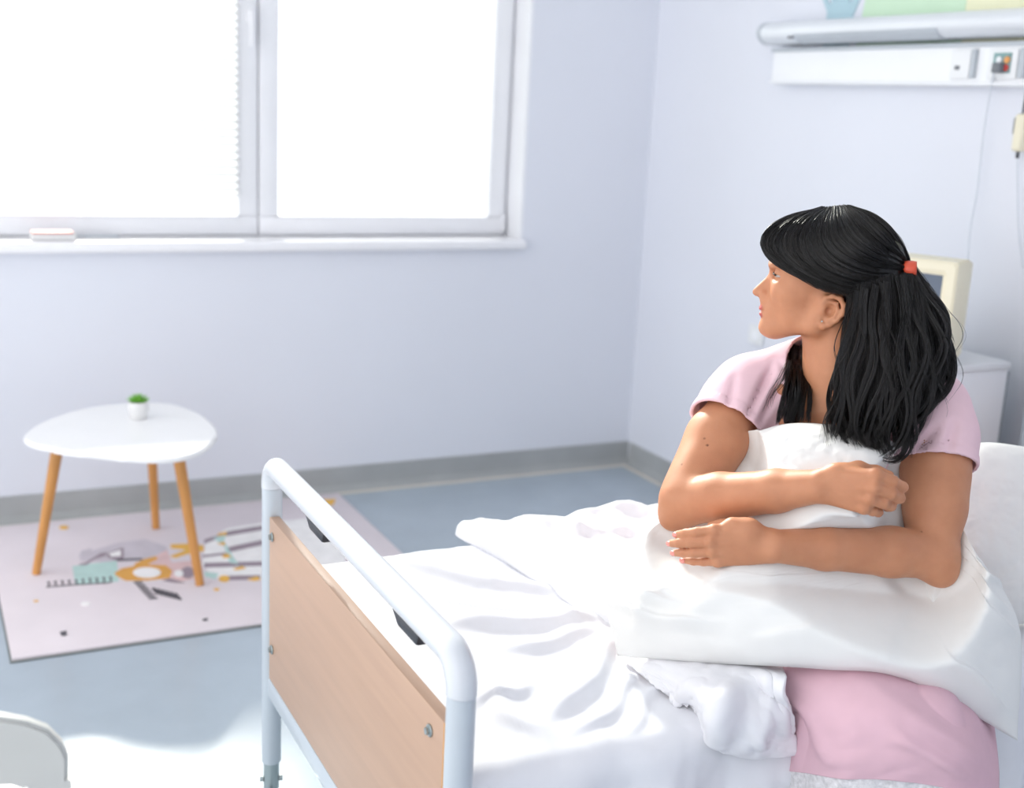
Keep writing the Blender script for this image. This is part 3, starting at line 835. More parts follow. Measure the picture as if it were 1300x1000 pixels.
def bed_base(X, Y):
    z = np.full(X.shape, MZ + 0.006)
    over = np.clip((ye0 + er) - Y, 0, None)
    z = np.where(Y < ye0 + er, MZ + 0.006 - er + np.sqrt(np.clip(er ** 2 - np.minimum(over, er) ** 2, 0, None)), z)
    return z - np.clip(ye0 - Y, 0, 1) * 3.0
def bp(x, y, z): return on(x, y, 2, z)[:2]
far = [bp(580, 672, .64), bp(600, 660, .66), bp(660, 650, .69), bp(740, 642, .70), bp(845, 630, .71)]
outl = far + [bp(960, 640, .70), bp(1100, 660, .70), bp(1120, 740, .68), bp(1000, 790, .66), bp(900, 790, .66), bp(770, 775, .65), bp(700, 742, .64), bp(640, 710, .63)]
def puff(X, Y): return 0.060 + 0.03 * np.clip((X - 1.15) / 0.5, 0, 1)
dv = blanket('duvet', outl, bp(860, 705, .68), puff, 0.014, M['duvet'], 21, 0.055, base=bed_base,
             ridges=((bp(630, 690, .66), bp(800, 745, .66), .02, .010), (bp(640, 672, .67), bp(840, 690, .68), .03, .012), (bp(700, 655, .68), bp(850, 668, .68), .03, .012)))
tag(dv, 'thick white duvet pushed back in folds behind her', 'duvet')
# ================================================================== PLASTIC CHAIR (corner of the frame)
M['chair_grey'] = M['plastic']
ch = empty('plastic_chair', (-0.10, 1.25, 0), 'white plastic chair with a slotted back in the bottom left corner', 'chair')
yb = 1.385
pts = [(on(x, y, 1, yb)[0], on(x, y, 1, yb)[2]) for x, y in ((0, 911), (35, 917), (62, 927), (80, 945), (88, 962))]
xr = pts[-1][0]
xc = -0.10
outer = [(xr + 0.012, 0.45), (xr + 0.006, 0.62), (pts[4][0], pts[4][1]), (pts[3][0], pts[3][1]), (pts[2][0], pts[2][1]), (pts[1][0], pts[1][1]), (pts[0][0], pts[0][1]), (xc, pts[0][1] + 0.008)]
full = outer + [(2 * xc - x, z) for x, z in outer[:-1][::-1]]
zt_ = on(30, 990, 1, yb)[2]
bm = bmesh.new()
def xz_face(bm, loop, y):
    return [bm.verts.new((x, y, z)) for x, z in loop]
def slab(bm, loop, y0, y1):
    a = xz_face(bm, loop, y0); b = xz_face(bm, loop, y1)
    bm.faces.new(a); bm.faces.new(b[::-1])
    for i in range(len(a)):
        k = (i + 1) % len(a)
        bm.faces.new((a[i], b[i], b[k], a[k]))
# top yoke of the back with an arched lower edge
def xat(loop, z): return xr + 0.008
inner_w = xr - 0.045 - xc
low = [(xc + inner_w * math.cos(t), zt_ - 0.012 + 0.020 * math.sin(t)) for t in np.linspace(0, math.pi, 15)]
yoke = [(xr - 0.002, zt_ - 0.02)] + [p for p in full if p[1] > zt_ - 0.01] + [(2 * xc - xr + 0.002, zt_ - 0.02)] + low[::-1]
slab(bm, yoke, yb, yb + 0.022)
bmesh.ops.bevel(bm, geom=[e for e in bm.edges if abs(e.verts[0].co.y - e.verts[1].co.y) < 1e-6], offset=0.005, segments=2, affect='EDGES')
bm_obj('back_yoke', bm, M['plastic'], ch, auto=45)
for s in (-1, 1):
    x0 = xc + s * (xr - xc)
    bm = bmesh.new()
    slab(bm, [(x0 + s * 0.002, zt_ - 0.012), (x0 + s * 0.012, 0.42), (x0 - s * 0.050, 0.42), (x0 - s * 0.047, zt_ - 0.006)], yb + 0.001, yb + 0.022)
    bm_obj('back_stile', bm, M['plastic'], ch)
for k in range(4):
    x = xc + (k - 1.5) * 0.085
    box('back_slat', (x - 0.022, yb + 0.004, 0.43), (x + 0.022, yb + 0.016, zt_ + 0.004), M['plastic'], ch, bevel=0.003)
bm = box_bm((xc - 0.215, yb - 0.40, 0.415), (xc + 0.215, yb + 0.02, 0.435), 0.008)
bm_obj('seat', bm, M['plastic'], ch, auto=40)
for sx in (-1, 1):
    for y_ in (yb - 0.37, yb):
        x = xc + sx * 0.19
        tube('leg', [(x + sx * 0.03, y_, 0.0), (x, y_, 0.416)], [0.016, 0.022], M['plastic'], ch, 12)
# ================================================================== THE WOMAN
# local frame: r = to the camera's right, f = towards the camera, u = height; origin on the bed under her
P0 = np.array([1.48, 1.58])
FD = -P0 / np.linalg.norm(P0)
RD = np.array([-FD[1], FD[0]])
D0 = np.linalg.norm(P0)
def L(px, py, f):
    d = ray(px, py)
    t = (D0 - f) / (-(d[:2] @ FD))
    W = CAM + t * d
    return np.array([(W[:2] - P0) @ RD, f, W[2]])
def Ls(pts): return np.array([L(*p) for p in pts])
def to_world(P):
    P = np.asarray(P, float)
    xy = P0 + P[..., :1] * RD + P[..., 1:2] * FD
    return np.concatenate([xy, P[..., 2:3]], -1)

# ---- signed-distance modelling: primitives blended on a grid, surface extracted with surface nets
class Field:
    def __init__(s, lo, hi, h):
        s.lo, s.h = np.array(lo, float), h
        s.n = np.ceil((np.array(hi) - s.lo) / h).astype(int) + 1
        s.ax = [s.lo[i] + h * np.arange(s.n[i]) for i in range(3)]
        s.F = np.full(tuple(s.n), 1.0, np.float32)
    def _sl(s, lo, hi):
        a = np.clip(np.floor((np.array(lo) - s.lo) / s.h).astype(int), 0, s.n)
        b = np.clip(np.ceil((np.array(hi) - s.lo) / s.h).astype(int) + 1, 0, s.n)
        return tuple(slice(int(i), int(j)) for i, j in zip(a, b))
    def _xyz(s, sl):
        return np.meshgrid(*[s.ax[i][sl[i]].astype(np.float32) for i in range(3)], indexing='ij', sparse=True)
    def _apply(s, lo, hi, fn, k, op):
        m = k + 0.012
        sl = s._sl(np.array(lo) - m, np.array(hi) + m)
        if any(q.start >= q.stop for q in sl): return
        d = fn(*s._xyz(sl)).astype(np.float32)
        A = s.F[sl]
        if op == 'add':
            hh = np.clip(k - np.abs(A - d), 0, None) / max(k, 1e-6)
            s.F[sl] = np.minimum(A, d) - hh * hh * k * 0.25
        elif op == 'sub':
            d = -d
            hh = np.clip(k - np.abs(A - d), 0, None) / max(k, 1e-6)
            s.F[sl] = np.maximum(A, d) + hh * hh * k * 0.25
    def ell(s, c, r, k=0.01, op='add', ax=None):
        c, r = np.array(c, float), np.broadcast_to(np.array(r, float), (3,))
        Rm = np.eye(3) if ax is None else np.array(ax)
        ext = np.sqrt(((Rm.T * r) ** 2).sum(1))
        def fn(x, y, z):
            X, Y, Z = x - c[0], y - c[1], z - c[2]
            q = [(Rm[i, 0] * X + Rm[i, 1] * Y + Rm[i, 2] * Z) for i in range(3)]
            k0 = np.sqrt(sum((q[i] / r[i]) ** 2 for i in range(3)))
            k1 = np.sqrt(sum((q[i] / r[i] ** 2) ** 2 for i in range(3))) + 1e-9
            return k0 * (k0 - 1) / k1
        s._apply(c - ext, c + ext, fn, k, op)
    def cone(s, a, b, ra, rb, k=0.01, op='add', flat=None):
        a, b = np.array(a, float), np.array(b, float)
        ba = b - a; l2 = ba @ ba + 1e-12
        rm = max(ra, rb)
        def fn(x, y, z):
            X, Y, Z = x - a[0], y - a[1], z - a[2]
            t = np.clip((X * ba[0] + Y * ba[1] + Z * ba[2]) / l2, 0, 1)
            return np.sqrt((X - t * ba[0]) ** 2 + (Y - t * ba[1]) ** 2 + (Z - t * ba[2]) ** 2) - (ra + (rb - ra) * t)
        s._apply(np.minimum(a, b) - rm, np.maximum(a, b) + rm, fn, k, op)
    def chain(s, pts, rad, k=0.006, op='add'):
        rad = np.broadcast_to(np.array(rad, float), (len(pts),))
        for i in range(len(pts) - 1):
            s.cone(pts[i], pts[i + 1], rad[i], rad[i + 1], k, op)
    def mesh(s, smooth=1):
        F = s.F
        F[0], F[-1] = 1, 1; F[:, 0], F[:, -1] = 1, 1; F[:, :, 0], F[:, :, -1] = 1, 1
        ins = F < 0
        c = np.zeros(tuple(np.array(F.shape) - 1), np.int8)
        off = [(i, j, k) for i in (0, 1) for j in (0, 1) for k in (0, 1)]
        for i, j, k in off:
            c += ins[i:F.shape[0] - 1 + i, j:F.shape[1] - 1 + j, k:F.shape[2] - 1 + k]
        act = np.argwhere((c > 0) & (c < 8))
        idx = np.full(c.shape, -1, np.int32)
        idx[act[:, 0], act[:, 1], act[:, 2]] = np.arange(len(act))
        vals = np.stack([F[act[:, 0] + i, act[:, 1] + j, act[:, 2] + k] for i, j, k in off], 1)
        pos = np.zeros((len(act), 3)); cnt = np.zeros(len(act))
        for a in range(8):
            for b in range(a + 1, 8):
                oa, ob = np.array(off[a]), np.array(off[b])
                if np.abs(oa - ob).sum() != 1: continue
                va, vb = vals[:, a], vals[:, b]
                m = (va < 0) != (vb < 0)
                t = np.where(m, va / np.where(m, va - vb, 1), 0)
                pos += m[:, None] * (oa + t[:, None] * (ob - oa)); cnt += m
        V = s.lo + s.h * (act + pos / cnt[:, None])
        quads = []
        for ax_ in range(3):
            A = [slice(None)] * 3; B = [slice(None)] * 3
            A[ax_] = slice(0, -1); B[ax_] = slice(1, None)
            e = ins[tuple(A)] != ins[tuple(B)]
            p = np.argwhere(e)
            o1, o2 = (ax_ + 1) % 3, (ax_ + 2) % 3
            flip = ins[tuple(A)][p[:, 0], p[:, 1], p[:, 2]]
            def g(d1, d2):
                q = p.copy(); q[:, o1] -= d1; q[:, o2] -= d2
                return idx[q[:, 0], q[:, 1], q[:, 2]]
            Q = np.stack([g(1, 1), g(0, 1), g(0, 0), g(1, 0)], 1)
            Q[~flip] = Q[~flip][:, ::-1]
            quads.append(Q)
        Q = np.concatenate(quads)
        for _ in range(smooth):
            S = np.zeros_like(V); N = np.zeros(len(V))
            for a in range(4):
                np.add.at(S, Q[:, a], V[Q[:, (a + 1) % 4]]); np.add.at(N, Q[:, a], 1)
            V = V * 0.5 + 0.5 * S / np.maximum(N, 1)[:, None]
        return V, Q

# ---- head frame, aligned with the picture so that the profile can be laid out directly
SC = 740.0
HO = L(1060, 345, 0)
e1 = L(1160, 345, 0) - HO; e1 /= np.linalg.norm(e1)
e2 = L(1060, 245, 0) - HO; e2 -= e1 * (e1 @ e2); e2 /= np.linalg.norm(e2)
if abs(e2[1]) > 1e-6: pass
kx = 100 / np.linalg.norm(L(1160, 345, 0) - HO); ky = 100 / np.linalg.norm(L(1060, 245, 0) - HO)
e3 = np.array([0, 1.0, 0])
def hp(px, py, z=0.0):                       # pixel (x, y) + half-width towards the camera, in pixels -> head frame
    return np.array([(px - 1060) / kx, (345 - py) / ky, z / kx])
def h2l(P): 
    P = np.asarray(P); return HO + P[..., :1] * e1 + P[..., 1:2] * e2 + P[..., 2:3] * e3
def l2h(P):
    Q = np.asarray(P) - HO; return np.stack([Q @ e1, Q @ e2, Q @ e3], -1)
px_ = 1 / kx

H = Field(hp(935, 575, -150), hp(1200, 250, 150), 0.0019)
def E(x, y, z, rx, ry, rz, k=8, op='add', rot=0.0):
    c, s_ = math.cos(math.radians(rot)), math.sin(math.radians(rot))
    ax = [[c, s_, 0], [-s_, c, 0], [0, 0, 1]]
    H.ell(hp(x, y, z), np.array([rx, ry, rz]) * px_, k * px_, op, ax)
def Cn(a, b, ra, rb, k=6, op='add'):
    H.cone(hp(*a), hp(*b), ra * px_, rb * px_, k * px_, op)
E(1064, 336, 0, 74, 62, 54, 5)                         # cranium
E(1022, 332, 0, 46, 46, 46, 25)                        # forehead
E(1018, 372, 0, 40, 46, 42, 22)                        # mid face
E(990, 394, 0, 25, 26, 25, 16)                         # mouth region
E(983, 415, 0, 20, 15, 19, 14)                         # chin
E(973, 419, 0, 12, 10, 12, 8)
for s_ in (-1, 1):
    Cn((984, 417, 10 * s_), (1038, 408, 36 * s_), 12.5, 12, 14)      # jaw
    Cn((1038, 408, 36 * s_), (1052, 380, 43 * s_), 12, 13, 14)
    E(1002, 368, 27 * s_, 19, 15, 15, 16)              # cheekbone
    E(1012, 392, 26 * s_, 20, 22, 14, 14)              # cheek
    E(984, 333, 22 * s_, 9, 6, 16, 10)                 # brow
Cn((985, 346, 0), (957.0, 371.0, 0), 6.0, 5.6, 7)      # bridge to tip of the nose
Cn((990, 350, 0), (966, 371.5, 0), 8, 8.0, 6)
for s_ in (-1, 1):
    E(969.5, 374.5, 8.5 * s_, 8, 5.6, 4.6, 4, rot=-20) # wing of the nose
    E(961.5, 377.5, 4.2 * s_, 4.2, 2.0, 2.2, 1.5, 'sub', rot=-20)      # nostril
E(968.5, 383, 0, 6.5, 7, 12, 6)                        # philtrum
E(966.5, 391.2, 0, 6.6, 4.2, 13.5, 3.0, rot=18)        # upper lip
E(967.2, 400.0, 0, 6.8, 4.4, 12.5, 3.0, rot=-14)       # lower lip
E(961.5, 395.9, 0, 5.0, 0.9, 13, 1.0, 'sub')           # line of the mouth
for s_ in (-1, 1):
    E(974, 396, 12.5 * s_, 3, 1.4, 3, 2.0, 'sub')
    E(984, 345.5, 26 * s_, 11, 8.0, 13, 7, 'sub')      # eye socket
    E(992.5, 345.5, 24 * s_, 10.6, 9.6, 10.6, 3)       # lidded eye
    E(984.5, 346.4, 29 * s_, 9.0, 1.5, 9.0, 1.0, 'sub', rot=-10)        # opening between the lids
# ear
for s_ in (-1, 1):
    E(1059, 388.5, 47 * s_, 14.5, 18, 5.5, 4, rot=-14)
    zz = lambda v: v * s_
    H.chain([hp(1050, 386, zz(50)), hp(1047.5, 378, zz(52)), hp(1052, 371.5, zz(54)), hp(1061, 369, zz(56)), hp(1070, 372.5, zz(57)), hp(1074.5, 381, zz(57)), hp(1073, 391, zz(56)), hp(1066, 399, zz(55)), hp(1057, 405, zz(53)), hp(1049, 408, zz(51)), hp(1044, 404, zz(49)), hp(1044, 397, zz(48))],
            np.array([2.6, 2.8, 3.0, 3.2, 3.3, 3.4, 3.4, 3.6, 4.3, 4.8, 4.2, 3.4]) * px_, 2.5 * px_)
    E(1059, 388.5, 57.5 * s_, 10, 13.5, 6.0, 2.5, 'sub', rot=-14)
    H.chain([hp(1056, 377, zz(53.5)), hp(1065, 379, zz(54)), hp(1067, 388, zz(54.5)), hp(1062, 396.5, zz(54)), hp(1053, 400, zz(52))], np.array([2.0, 2.4, 2.6, 2.6, 2.4]) * px_, 2.5 * px_)
    E(1046.5, 390, 50.5 * s_, 3.6, 4.8, 3.2, 3, rot=-14)   # tragus
    E(1056, 389.5, 53 * s_, 5.0, 6.2, 6.0, 2, 'sub')
# neck, throat and upper chest
Cn((1060, 405, 0), (1070, 480, 0), 40, 41, 14)
Cn((1070, 480, 0), (1078, 540, -10), 41, 62, 30)
Cn((1046, 425, 0), (1052, 500, 14), 24, 22, 16)
for s_ in (-1, 1):
    Cn((1066, 415, 34 * s_), (1052 + 6 * s_, 512, 30), 9, 7, 14)       # neck muscles
    Cn((1048 + 8 * s_, 519, 40), (1075 + 80 * s_, 497, 20), 7, 8, 14)  # collar bones
E(1066, 560, 4, 95, 62, 52, 26)
HV, HQ = H.mesh(1)
lipd = np.minimum(np.linalg.norm((HV - hp(964, 390.8)) * np.array([1 / 10, 1 / 4.9, 1 / 13.5]) * kx, axis=1), np.linalg.norm((HV - hp(964, 400.3)) * np.array([1 / 10, 1 / 5.2, 1 / 12.5]) * kx, axis=1))
lip = np.clip((1.12 - lipd) / 0.2, 0, 1)
browd = np.full(len(HV), 9.0)
for s_ in (-1, 1):
    for t in np.linspace(0, 1, 12):
        b = hp(976 + 24 * t, 334 - 4 * math.sin(t * 2.4) + 4 * t, s_ * (12 + 26 * t))
        browd = np.minimum(browd, np.linalg.norm((HV - b), axis=1) * kx / (2.6 - 1.2 * t))
brow = np.clip((1.3 - browd) / 0.5, 0, 1)
HVl = h2l(HV)

# ---- arms and hands
sh_r, sh_l = L(948, 493, -0.02), L(1186, 515, -0.02)
el_r, el_l = L(869, 636, 0.165), L(1184, 703, 0.13)
wr_r, wr_l = L(1040, 617, 0.262), L(985, 693, 0.285)
A = Field((-0.42, -0.12, 0.74), (0.27, 0.40, 1.17), 0.0021)
def arm(sh, el, wr, ro, si):
    m = sh + (el - sh) * 0.45
    A.chain([sh, m, el], [0.050, 0.049, 0.042], 0.02)
    # elbow bone and forearm belly
    u = (wr - el) / np.linalg.norm(wr - el)
    A.chain([el, el + (wr - el) * 0.28, el + (wr - el) * 0.7, wr], [0.0410, 0.0405, 0.0340, 0.0265], 0.012)
arm(sh_r, el_r, wr_r, 0, 0)
arm(sh_l, el_l, wr_l, 0, 0)
A.ell(L(853, 658, 0.165), 0.020, 0.026)
A.ell(L(1196, 728, 0.128), 0.021, 0.030)
A.cone(L(1192, 560, 0.03), L(1189, 640, 0.09), 0.050, 0.047, 0.03)
A.cone(L(905, 560, 0.05), L(880, 620, 0.13), 0.047, 0.044, 0.03)
# right hand (upper): back of the hand to the camera, fingers curled away to the right
fh = 0.275
kn_r = [L(1112, 603, fh + .008), L(1109, 619, fh + .014), L(1104, 633, fh + .012), L(1097, 644, fh + .006)]
for i, k_ in enumerate(kn_r):
    A.cone(wr_r + (k_ - wr_r) * 0.12 + np.array([0, 0, (1.5 - i) * 0.006]), k_, 0.0140, 0.0108, 0.009)
    A.ell(k_ + np.array([0, 0.004, 0.001]), 0.0095, 0.005)
A.ell((wr_r + kn_r[1]) / 2 + np.array([0.0, -0.012, 0.003]), (0.042, 0.017, 0.028), 0.016)
tips_r = [[(1133, 611, fh - .004), (1146, 618, fh - .022), (1140, 622, fh - .045)],
          [(1131, 626, fh + .002), (1142, 632, fh - .018), (1136, 634, fh - .042)],
          [(1121, 638, fh + .002), (1131, 642, fh - .018), (1126, 644, fh - .04)],
          [(1108, 648, fh - .004), (1115, 650, fh - .02), (1112, 650, fh - .036)]]
for i, t in enumerate(tips_r):
    P_ = [kn_r[i] + (wr_r - kn_r[i]) * 0.18] + [kn_r[i]] + list(Ls(t))
    A.chain(P_, np.array([0.0098, 0.0104, 0.0094, 0.0084, 0.0072]) * (1.0, 1.02, .98, .88)[i], 0.0035)
A.chain(Ls([(1062, 600, fh - .012), (1090, 596, fh - .03), (1112, 600, fh - .045), (1128, 604, fh - .052)]), [0.015, 0.0125, 0.0105, 0.009], 0.010)    # thumb, behind
# left hand (lower): flat, fingers pointing left
fh2 = 0.297
kn_l = [L(907, 673, fh2 + .006), L(903, 687, fh2 + .010), L(905, 700, fh2 + .008), L(911, 712, fh2 + .002)]
for i, k_ in enumerate(kn_l):
    A.cone(wr_l + (k_ - wr_l) * 0.10 + np.array([0, 0, (1.5 - i) * 0.006]), k_, 0.0145, 0.0100, 0.009)
    A.ell(k_ + np.array([0, 0.004, 0.001]), 0.0088, 0.005)
A.ell((wr_l + kn_l[1]) / 2 + np.array([0.004, -0.010, 0.0]), (0.046, 0.017, 0.031), 0.016)
A.cone(L(950, 672, fh2 - .004), L(930, 667, fh2 - .004), 0.017, 0.013, 0.016)
tips_l = [[(885, 675.5, fh2 + .006), (871, 677, fh2 - .002), (860, 678, fh2 - .012)],
          [(878, 688.5, fh2 + .008), (863, 689, fh2 + .000), (852, 689.5, fh2 - .011)],
          [(882, 701.5, fh2 + .006), (868, 701.5, fh2 - .002), (857, 701.5, fh2 - .012)],
          [(893, 712.5, fh2 + .000), (880, 712, fh2 - .006), (869, 711, fh2 - .014)]]
for i, t in enumerate(tips_l):
    P_ = [kn_l[i] + (wr_l - kn_l[i]) * 0.18] + [kn_l[i]] + list(Ls(t))
    A.chain(P_, np.array([0.0092, 0.0096, 0.0084, 0.0078, 0.0062]) * (.98, 1.02, .98, .88)[i], 0.003)
A.chain(Ls([(950, 672, fh2 - .012), (934, 668, fh2 - .030), (918, 668, fh2 - .046), (904, 668, fh2 - .056)]), [0.015, 0.012, 0.010, 0.0085], 0.012)
AV, AQ = A.mesh(1)
mole = np.zeros(len(AV))
for x, y, s_ in ((894, 556, 2.0), (898, 565, 2.0), (866, 590, 2.0), (927, 631, 1.6), (1181, 577, 1.8), (1182, 602, 1.8), (1170, 674, 1.8)):
    for f_ in np.arange(-0.02, 0.24, 0.008):
        mole = np.maximum(mole, np.clip(1.7 - np.linalg.norm(AV - L(x, y, f_), axis=1) / 0.0014 * (1.6 / s_), 0, 1))

# ---- torso, hips and legs (under the clothes; feet hang beside the bed)
def LU(px, f, u):
    lo, hi = -1.0, 1.0
    c = np.array([0, f, u], float)
    for _ in range(40):
        c[0] = (lo + hi) / 2
        W = to_world(c) - CAM
        q = RW.T @ W
        if 650 + FPX * q[0] / q[2] < px: lo = c[0]
        else: hi = c[0]
    return c
hip_u = MZ + 0.10
pel = LU(1085, -0.12, hip_u)
kn1, kn2 = LU(1062, 0.31, 0.635), LU(1168, 0.31, 0.635)
T = Field((-0.30, -0.32, 0.0), (0.36, 0.56, 1.16), 0.0065)
chest = LU(1072, -0.035, 0.96)
T.ell(chest, (0.150, 0.095, 0.15), 0.05)
T.cone(sh_r + np.array([0.03, -0.01, -0.02]), sh_l + np.array([-0.03, -0.01, -0.02]), 0.05, 0.05, 0.06)
T.cone(chest + np.array([0, -0.02, -0.08]), pel, 0.115, 0.125, 0.06)
T.ell(pel + np.array([0, 0, 0.0]), (0.17, 0.12, 0.10), 0.05)
for s_, kn in ((-1, kn1), (1, kn2)):
    T.cone(pel + np.array([s_ * 0.085, 0.02, -0.01]), kn, 0.078, 0.050, 0.03)
    an = kn + np.array([0.0, 0.0, -0.40]) * np.array([1, 1, 1]); an[2] = 0.26
    T.cone(kn, kn + (an - kn) * 0.35, 0.052, 0.054, 0.02); T.cone(kn + (an - kn) * 0.35, an, 0.054, 0.033, 0.02)
    T.cone(an, an + np.array([0, 0.03, -0.06]), 0.033, 0.03, 0.02)
    T.cone(an + np.array([0, 0.02, -0.06]), an + np.array([0, 0.15, -0.10]), 0.032, 0.022, 0.02)
TV, TQ = T.mesh(1)

M_skin, nt, b = new_mat('skin')
def attr(nt, name):
    n = nt.nodes.new('ShaderNodeAttribute'); n.attribute_name = name; return n.outputs['Fac']
def mixc(nt, fac, a, bcol, soc=None):
    n = nt.nodes.new('ShaderNodeMix'); n.data_type = 'RGBA'
    nt.links.new(fac, n.inputs[0])
    if isinstance(a, tuple): n.inputs[6].default_value = (*a, 1)
    else: nt.links.new(a, n.inputs[6])
    n.inputs[7].default_value = (*bcol, 1)
    return n.outputs[2]
tc = nt.nodes.new('ShaderNodeTexCoord')
nz = nt.nodes.new('ShaderNodeTexNoise'); nz.inputs['Scale'].default_value = 28; nz.inputs['Detail'].default_value = 5
nt.links.new(tc.outputs['Object'], nz.inputs['Vector'])
cr = nt.nodes.new('ShaderNodeValToRGB')
cr.color_ramp.elements[0].position = 0.3; cr.color_ramp.elements[1].position = 0.72
cr.color_ramp.elements[0].color = (*srgb(188, 129, 96), 1); cr.color_ramp.elements[1].color = (*srgb(199, 140, 106), 1)
nt.links.new(nz.outputs['Fac'], cr.inputs['Fac'])
c = mixc(nt, attr(nt, 'lip'), cr.outputs['Color'], srgb(176, 88, 84))
c = mixc(nt, attr(nt, 'brow'), c, srgb(52, 36, 30))
c = mixc(nt, attr(nt, 'mole'), c, srgb(96, 52, 38))
nt.links.new(c, b.inputs['Base Color'])
b.inputs['Roughness'].default_value = 0.5
b.inputs['Specular IOR Level'].default_value = 0.35
b.inputs['Subsurface Weight'].default_value = 0.18
b.inputs['Subsurface Radius'].default_value = (0.010, 0.004, 0.002)
b.inputs['Subsurface Scale'].default_value = 1.0
n2 = nt.nodes.new('ShaderNodeTexNoise'); n2.inputs['Scale'].default_value = 420
nt.links.new(tc.outputs['Object'], n2.inputs['Vector'])
bp_ = nt.nodes.new('ShaderNodeBump'); bp_.inputs['Strength'].default_value = 0.06; bp_.inputs['Distance'].default_value = 0.004
nt.links.new(n2.outputs['Fac'], bp_.inputs['Height']); nt.links.new(bp_.outputs['Normal'], b.inputs['Normal'])

per_loc = to_world(np.array([0.02, -0.02, MZ]))
person = empty('person', tuple(per_loc), 'woman in a pink top sitting on the bed hugging a pillow, looking aside', 'person')
V = np.concatenate([HVl, AV, TV]); Q = np.concatenate([HQ, AQ + len(HV), TQ + len(HV) + len(AV)])
body = mesh_obj('body', to_world(V), Q.tolist(), M_skin, person, smooth=True)
def set_attr(o, name, arr):
    a = o.data.attributes.new(name, 'FLOAT', 'POINT'); a.data.foreach_set('value', np.asarray(arr, np.float32))
z = np.zeros
set_attr(body, 'lip', np.concatenate([lip, z(len(AV) + len(TV))]))
set_attr(body, 'brow', np.concatenate([brow, z(len(AV) + len(TV))]))
set_attr(body, 'mole', np.concatenate([z(len(HV)), mole, z(len(TV))]))

# eyeballs, lashes
M_eye, nt, b = new_mat('eye')
ge = nt.nodes.new('ShaderNodeTexCoord'); sep = nt.nodes.new('ShaderNodeSeparateXYZ')
nt.links.new(ge.outputs['Object'], sep.inputs[0])
at_ = nt.nodes.new('ShaderNodeAttribute'); at_.attribute_name = 'iris'
b.inputs['Roughness'].default_value = 0.08
c = mixc(nt, at_.outputs['Fac'], srgb(176, 164, 158), srgb(36, 24, 20)); nt.links.new(c, b.inputs['Base Color'])
M['lash'] = mat('lash_black', srgb(24, 18, 18), 0.5)
for s_ in (-1, 1):
    c0 = hp(992.5, 345.8, 24 * s_); rr = 9.3 * px_
    bm = bmesh.new(); bmesh.ops.create_uvsphere(bm, u_segments=24, v_segments=16, radius=rr)
    Vh = np.array([tuple(v.co) for v in bm.verts]); Fe = [[v.index for v in f.verts] for f in bm.faces]; bm.free()
    look = np.array([-1, 0.05, 0.0]); look /= np.linalg.norm(look)
    ir = (Vh @ look / rr > 0.84).astype(float)
    eo = mesh_obj('eyeball', to_world(h2l(Vh + c0)), Fe, M_eye, person, smooth=True)
    set_attr(eo, 'iris', ir)
    pts = []
    for t in np.linspace(-0.9, 0.9, 12):
        d = np.array([-math.cos(t), 0, math.sin(t) * (1 if s_ > 0 else 1)]) * 10.9 * px_
        pts.append(c0 + d + np.array([0, (1.9 - 2.2 * (t * s_ + 0.1)) * px_, 0]))
    Vt, Ft = tube_data(np.array(pts), [0.0004] + [0.0014] * 10 + [0.0004], 6)
    mesh_obj('eyelashes', to_world(h2l(Vt)), Ft, M['lash'], person, smooth=True)
# finger nails of the lower hand
M['nail'] = mat('rose_nail', srgb(232, 150, 140), 0.25)
for i, t in enumerate(tips_l):
    a, b_ = L(*t[1]), L(*t[2])
    d = (b_ - a) / np.linalg.norm(b_ - a)
    nrm = np.array([d[1], -d[0], 0]); nrm = nrm if nrm[1] > 0 else -nrm; nrm /= np.linalg.norm(nrm)
    w = np.cross(d, nrm)
    c0 = b_ + d * 0.0012 + nrm * 0.0050
    V_, F_ = [], []
    for p_ in range(5):
        for q_ in range(5):
            u_, v_ = (p_ / 4 - 0.5) * 2, (q_ / 4 - 0.5) * 2
            V_.append(c0 + d * u_ * 0.0052 + w * v_ * 0.0042 * (1 - 0.25 * u_ * u_) - nrm * (0.0016 * v_ * v_ + 0.0010 * max(u_, 0) ** 2 - 0.0006))
    for p_ in range(4):
        for q_ in range(4): F_.append((p_ * 5 + q_, p_ * 5 + q_ + 1, (p_ + 1) * 5 + q_ + 1, (p_ + 1) * 5 + q_))
    o = mesh_obj('fingernail', to_world(np.array(V_)), F_, M['nail'], person, smooth=True)
    md = o.modifiers.new('t', 'SOLIDIFY'); md.thickness = 0.0008
# ear stud
c0 = to_world(h2l(hp(1047, 401, 55)))
cylinder('ear_stud', c0, c0 + np.array([*FD * 0.003, 0]), 0.0013, M['steel'], person, 10)
# ---- pink T-shirt: the torso and sleeves, a little outside the body, cut at neckline and cuffs
S = Field((-0.34, -0.20, 0.70), (0.30, 0.16, 1.22), 0.0032)
off = 0.010
S.ell(chest + np.array([0, 0.005, -0.02]), (0.165, 0.108, 0.17), 0.05)
S.cone(sh_r + np.array([0.025, -0.012, -0.008]), L(1060, 478, -0.035), 0.057, 0.062, 0.05)
S.cone(sh_l + np.array([-0.025, -0.012, -0.004]), L(1085, 485, -0.035), 0.057, 0.062, 0.05)
S.cone(L(1000, 470, -0.03), L(1056, 452, -0.03), 0.045, 0.048, 0.05)
S.cone(L(1140, 480, -0.03), L(1085, 462, -0.035), 0.042, 0.046, 0.05)
S.cone(chest + np.array([0, -0.02, -0.08]), pel, 0.128, 0.135, 0.06)
S.ell(chest + np.array([-0.07, 0.07, 0.0]), (0.062, 0.055, 0.06), 0.05); S.ell(chest + np.array([0.07, 0.07, 0.0]), (0.062, 0.055, 0.06), 0.05)
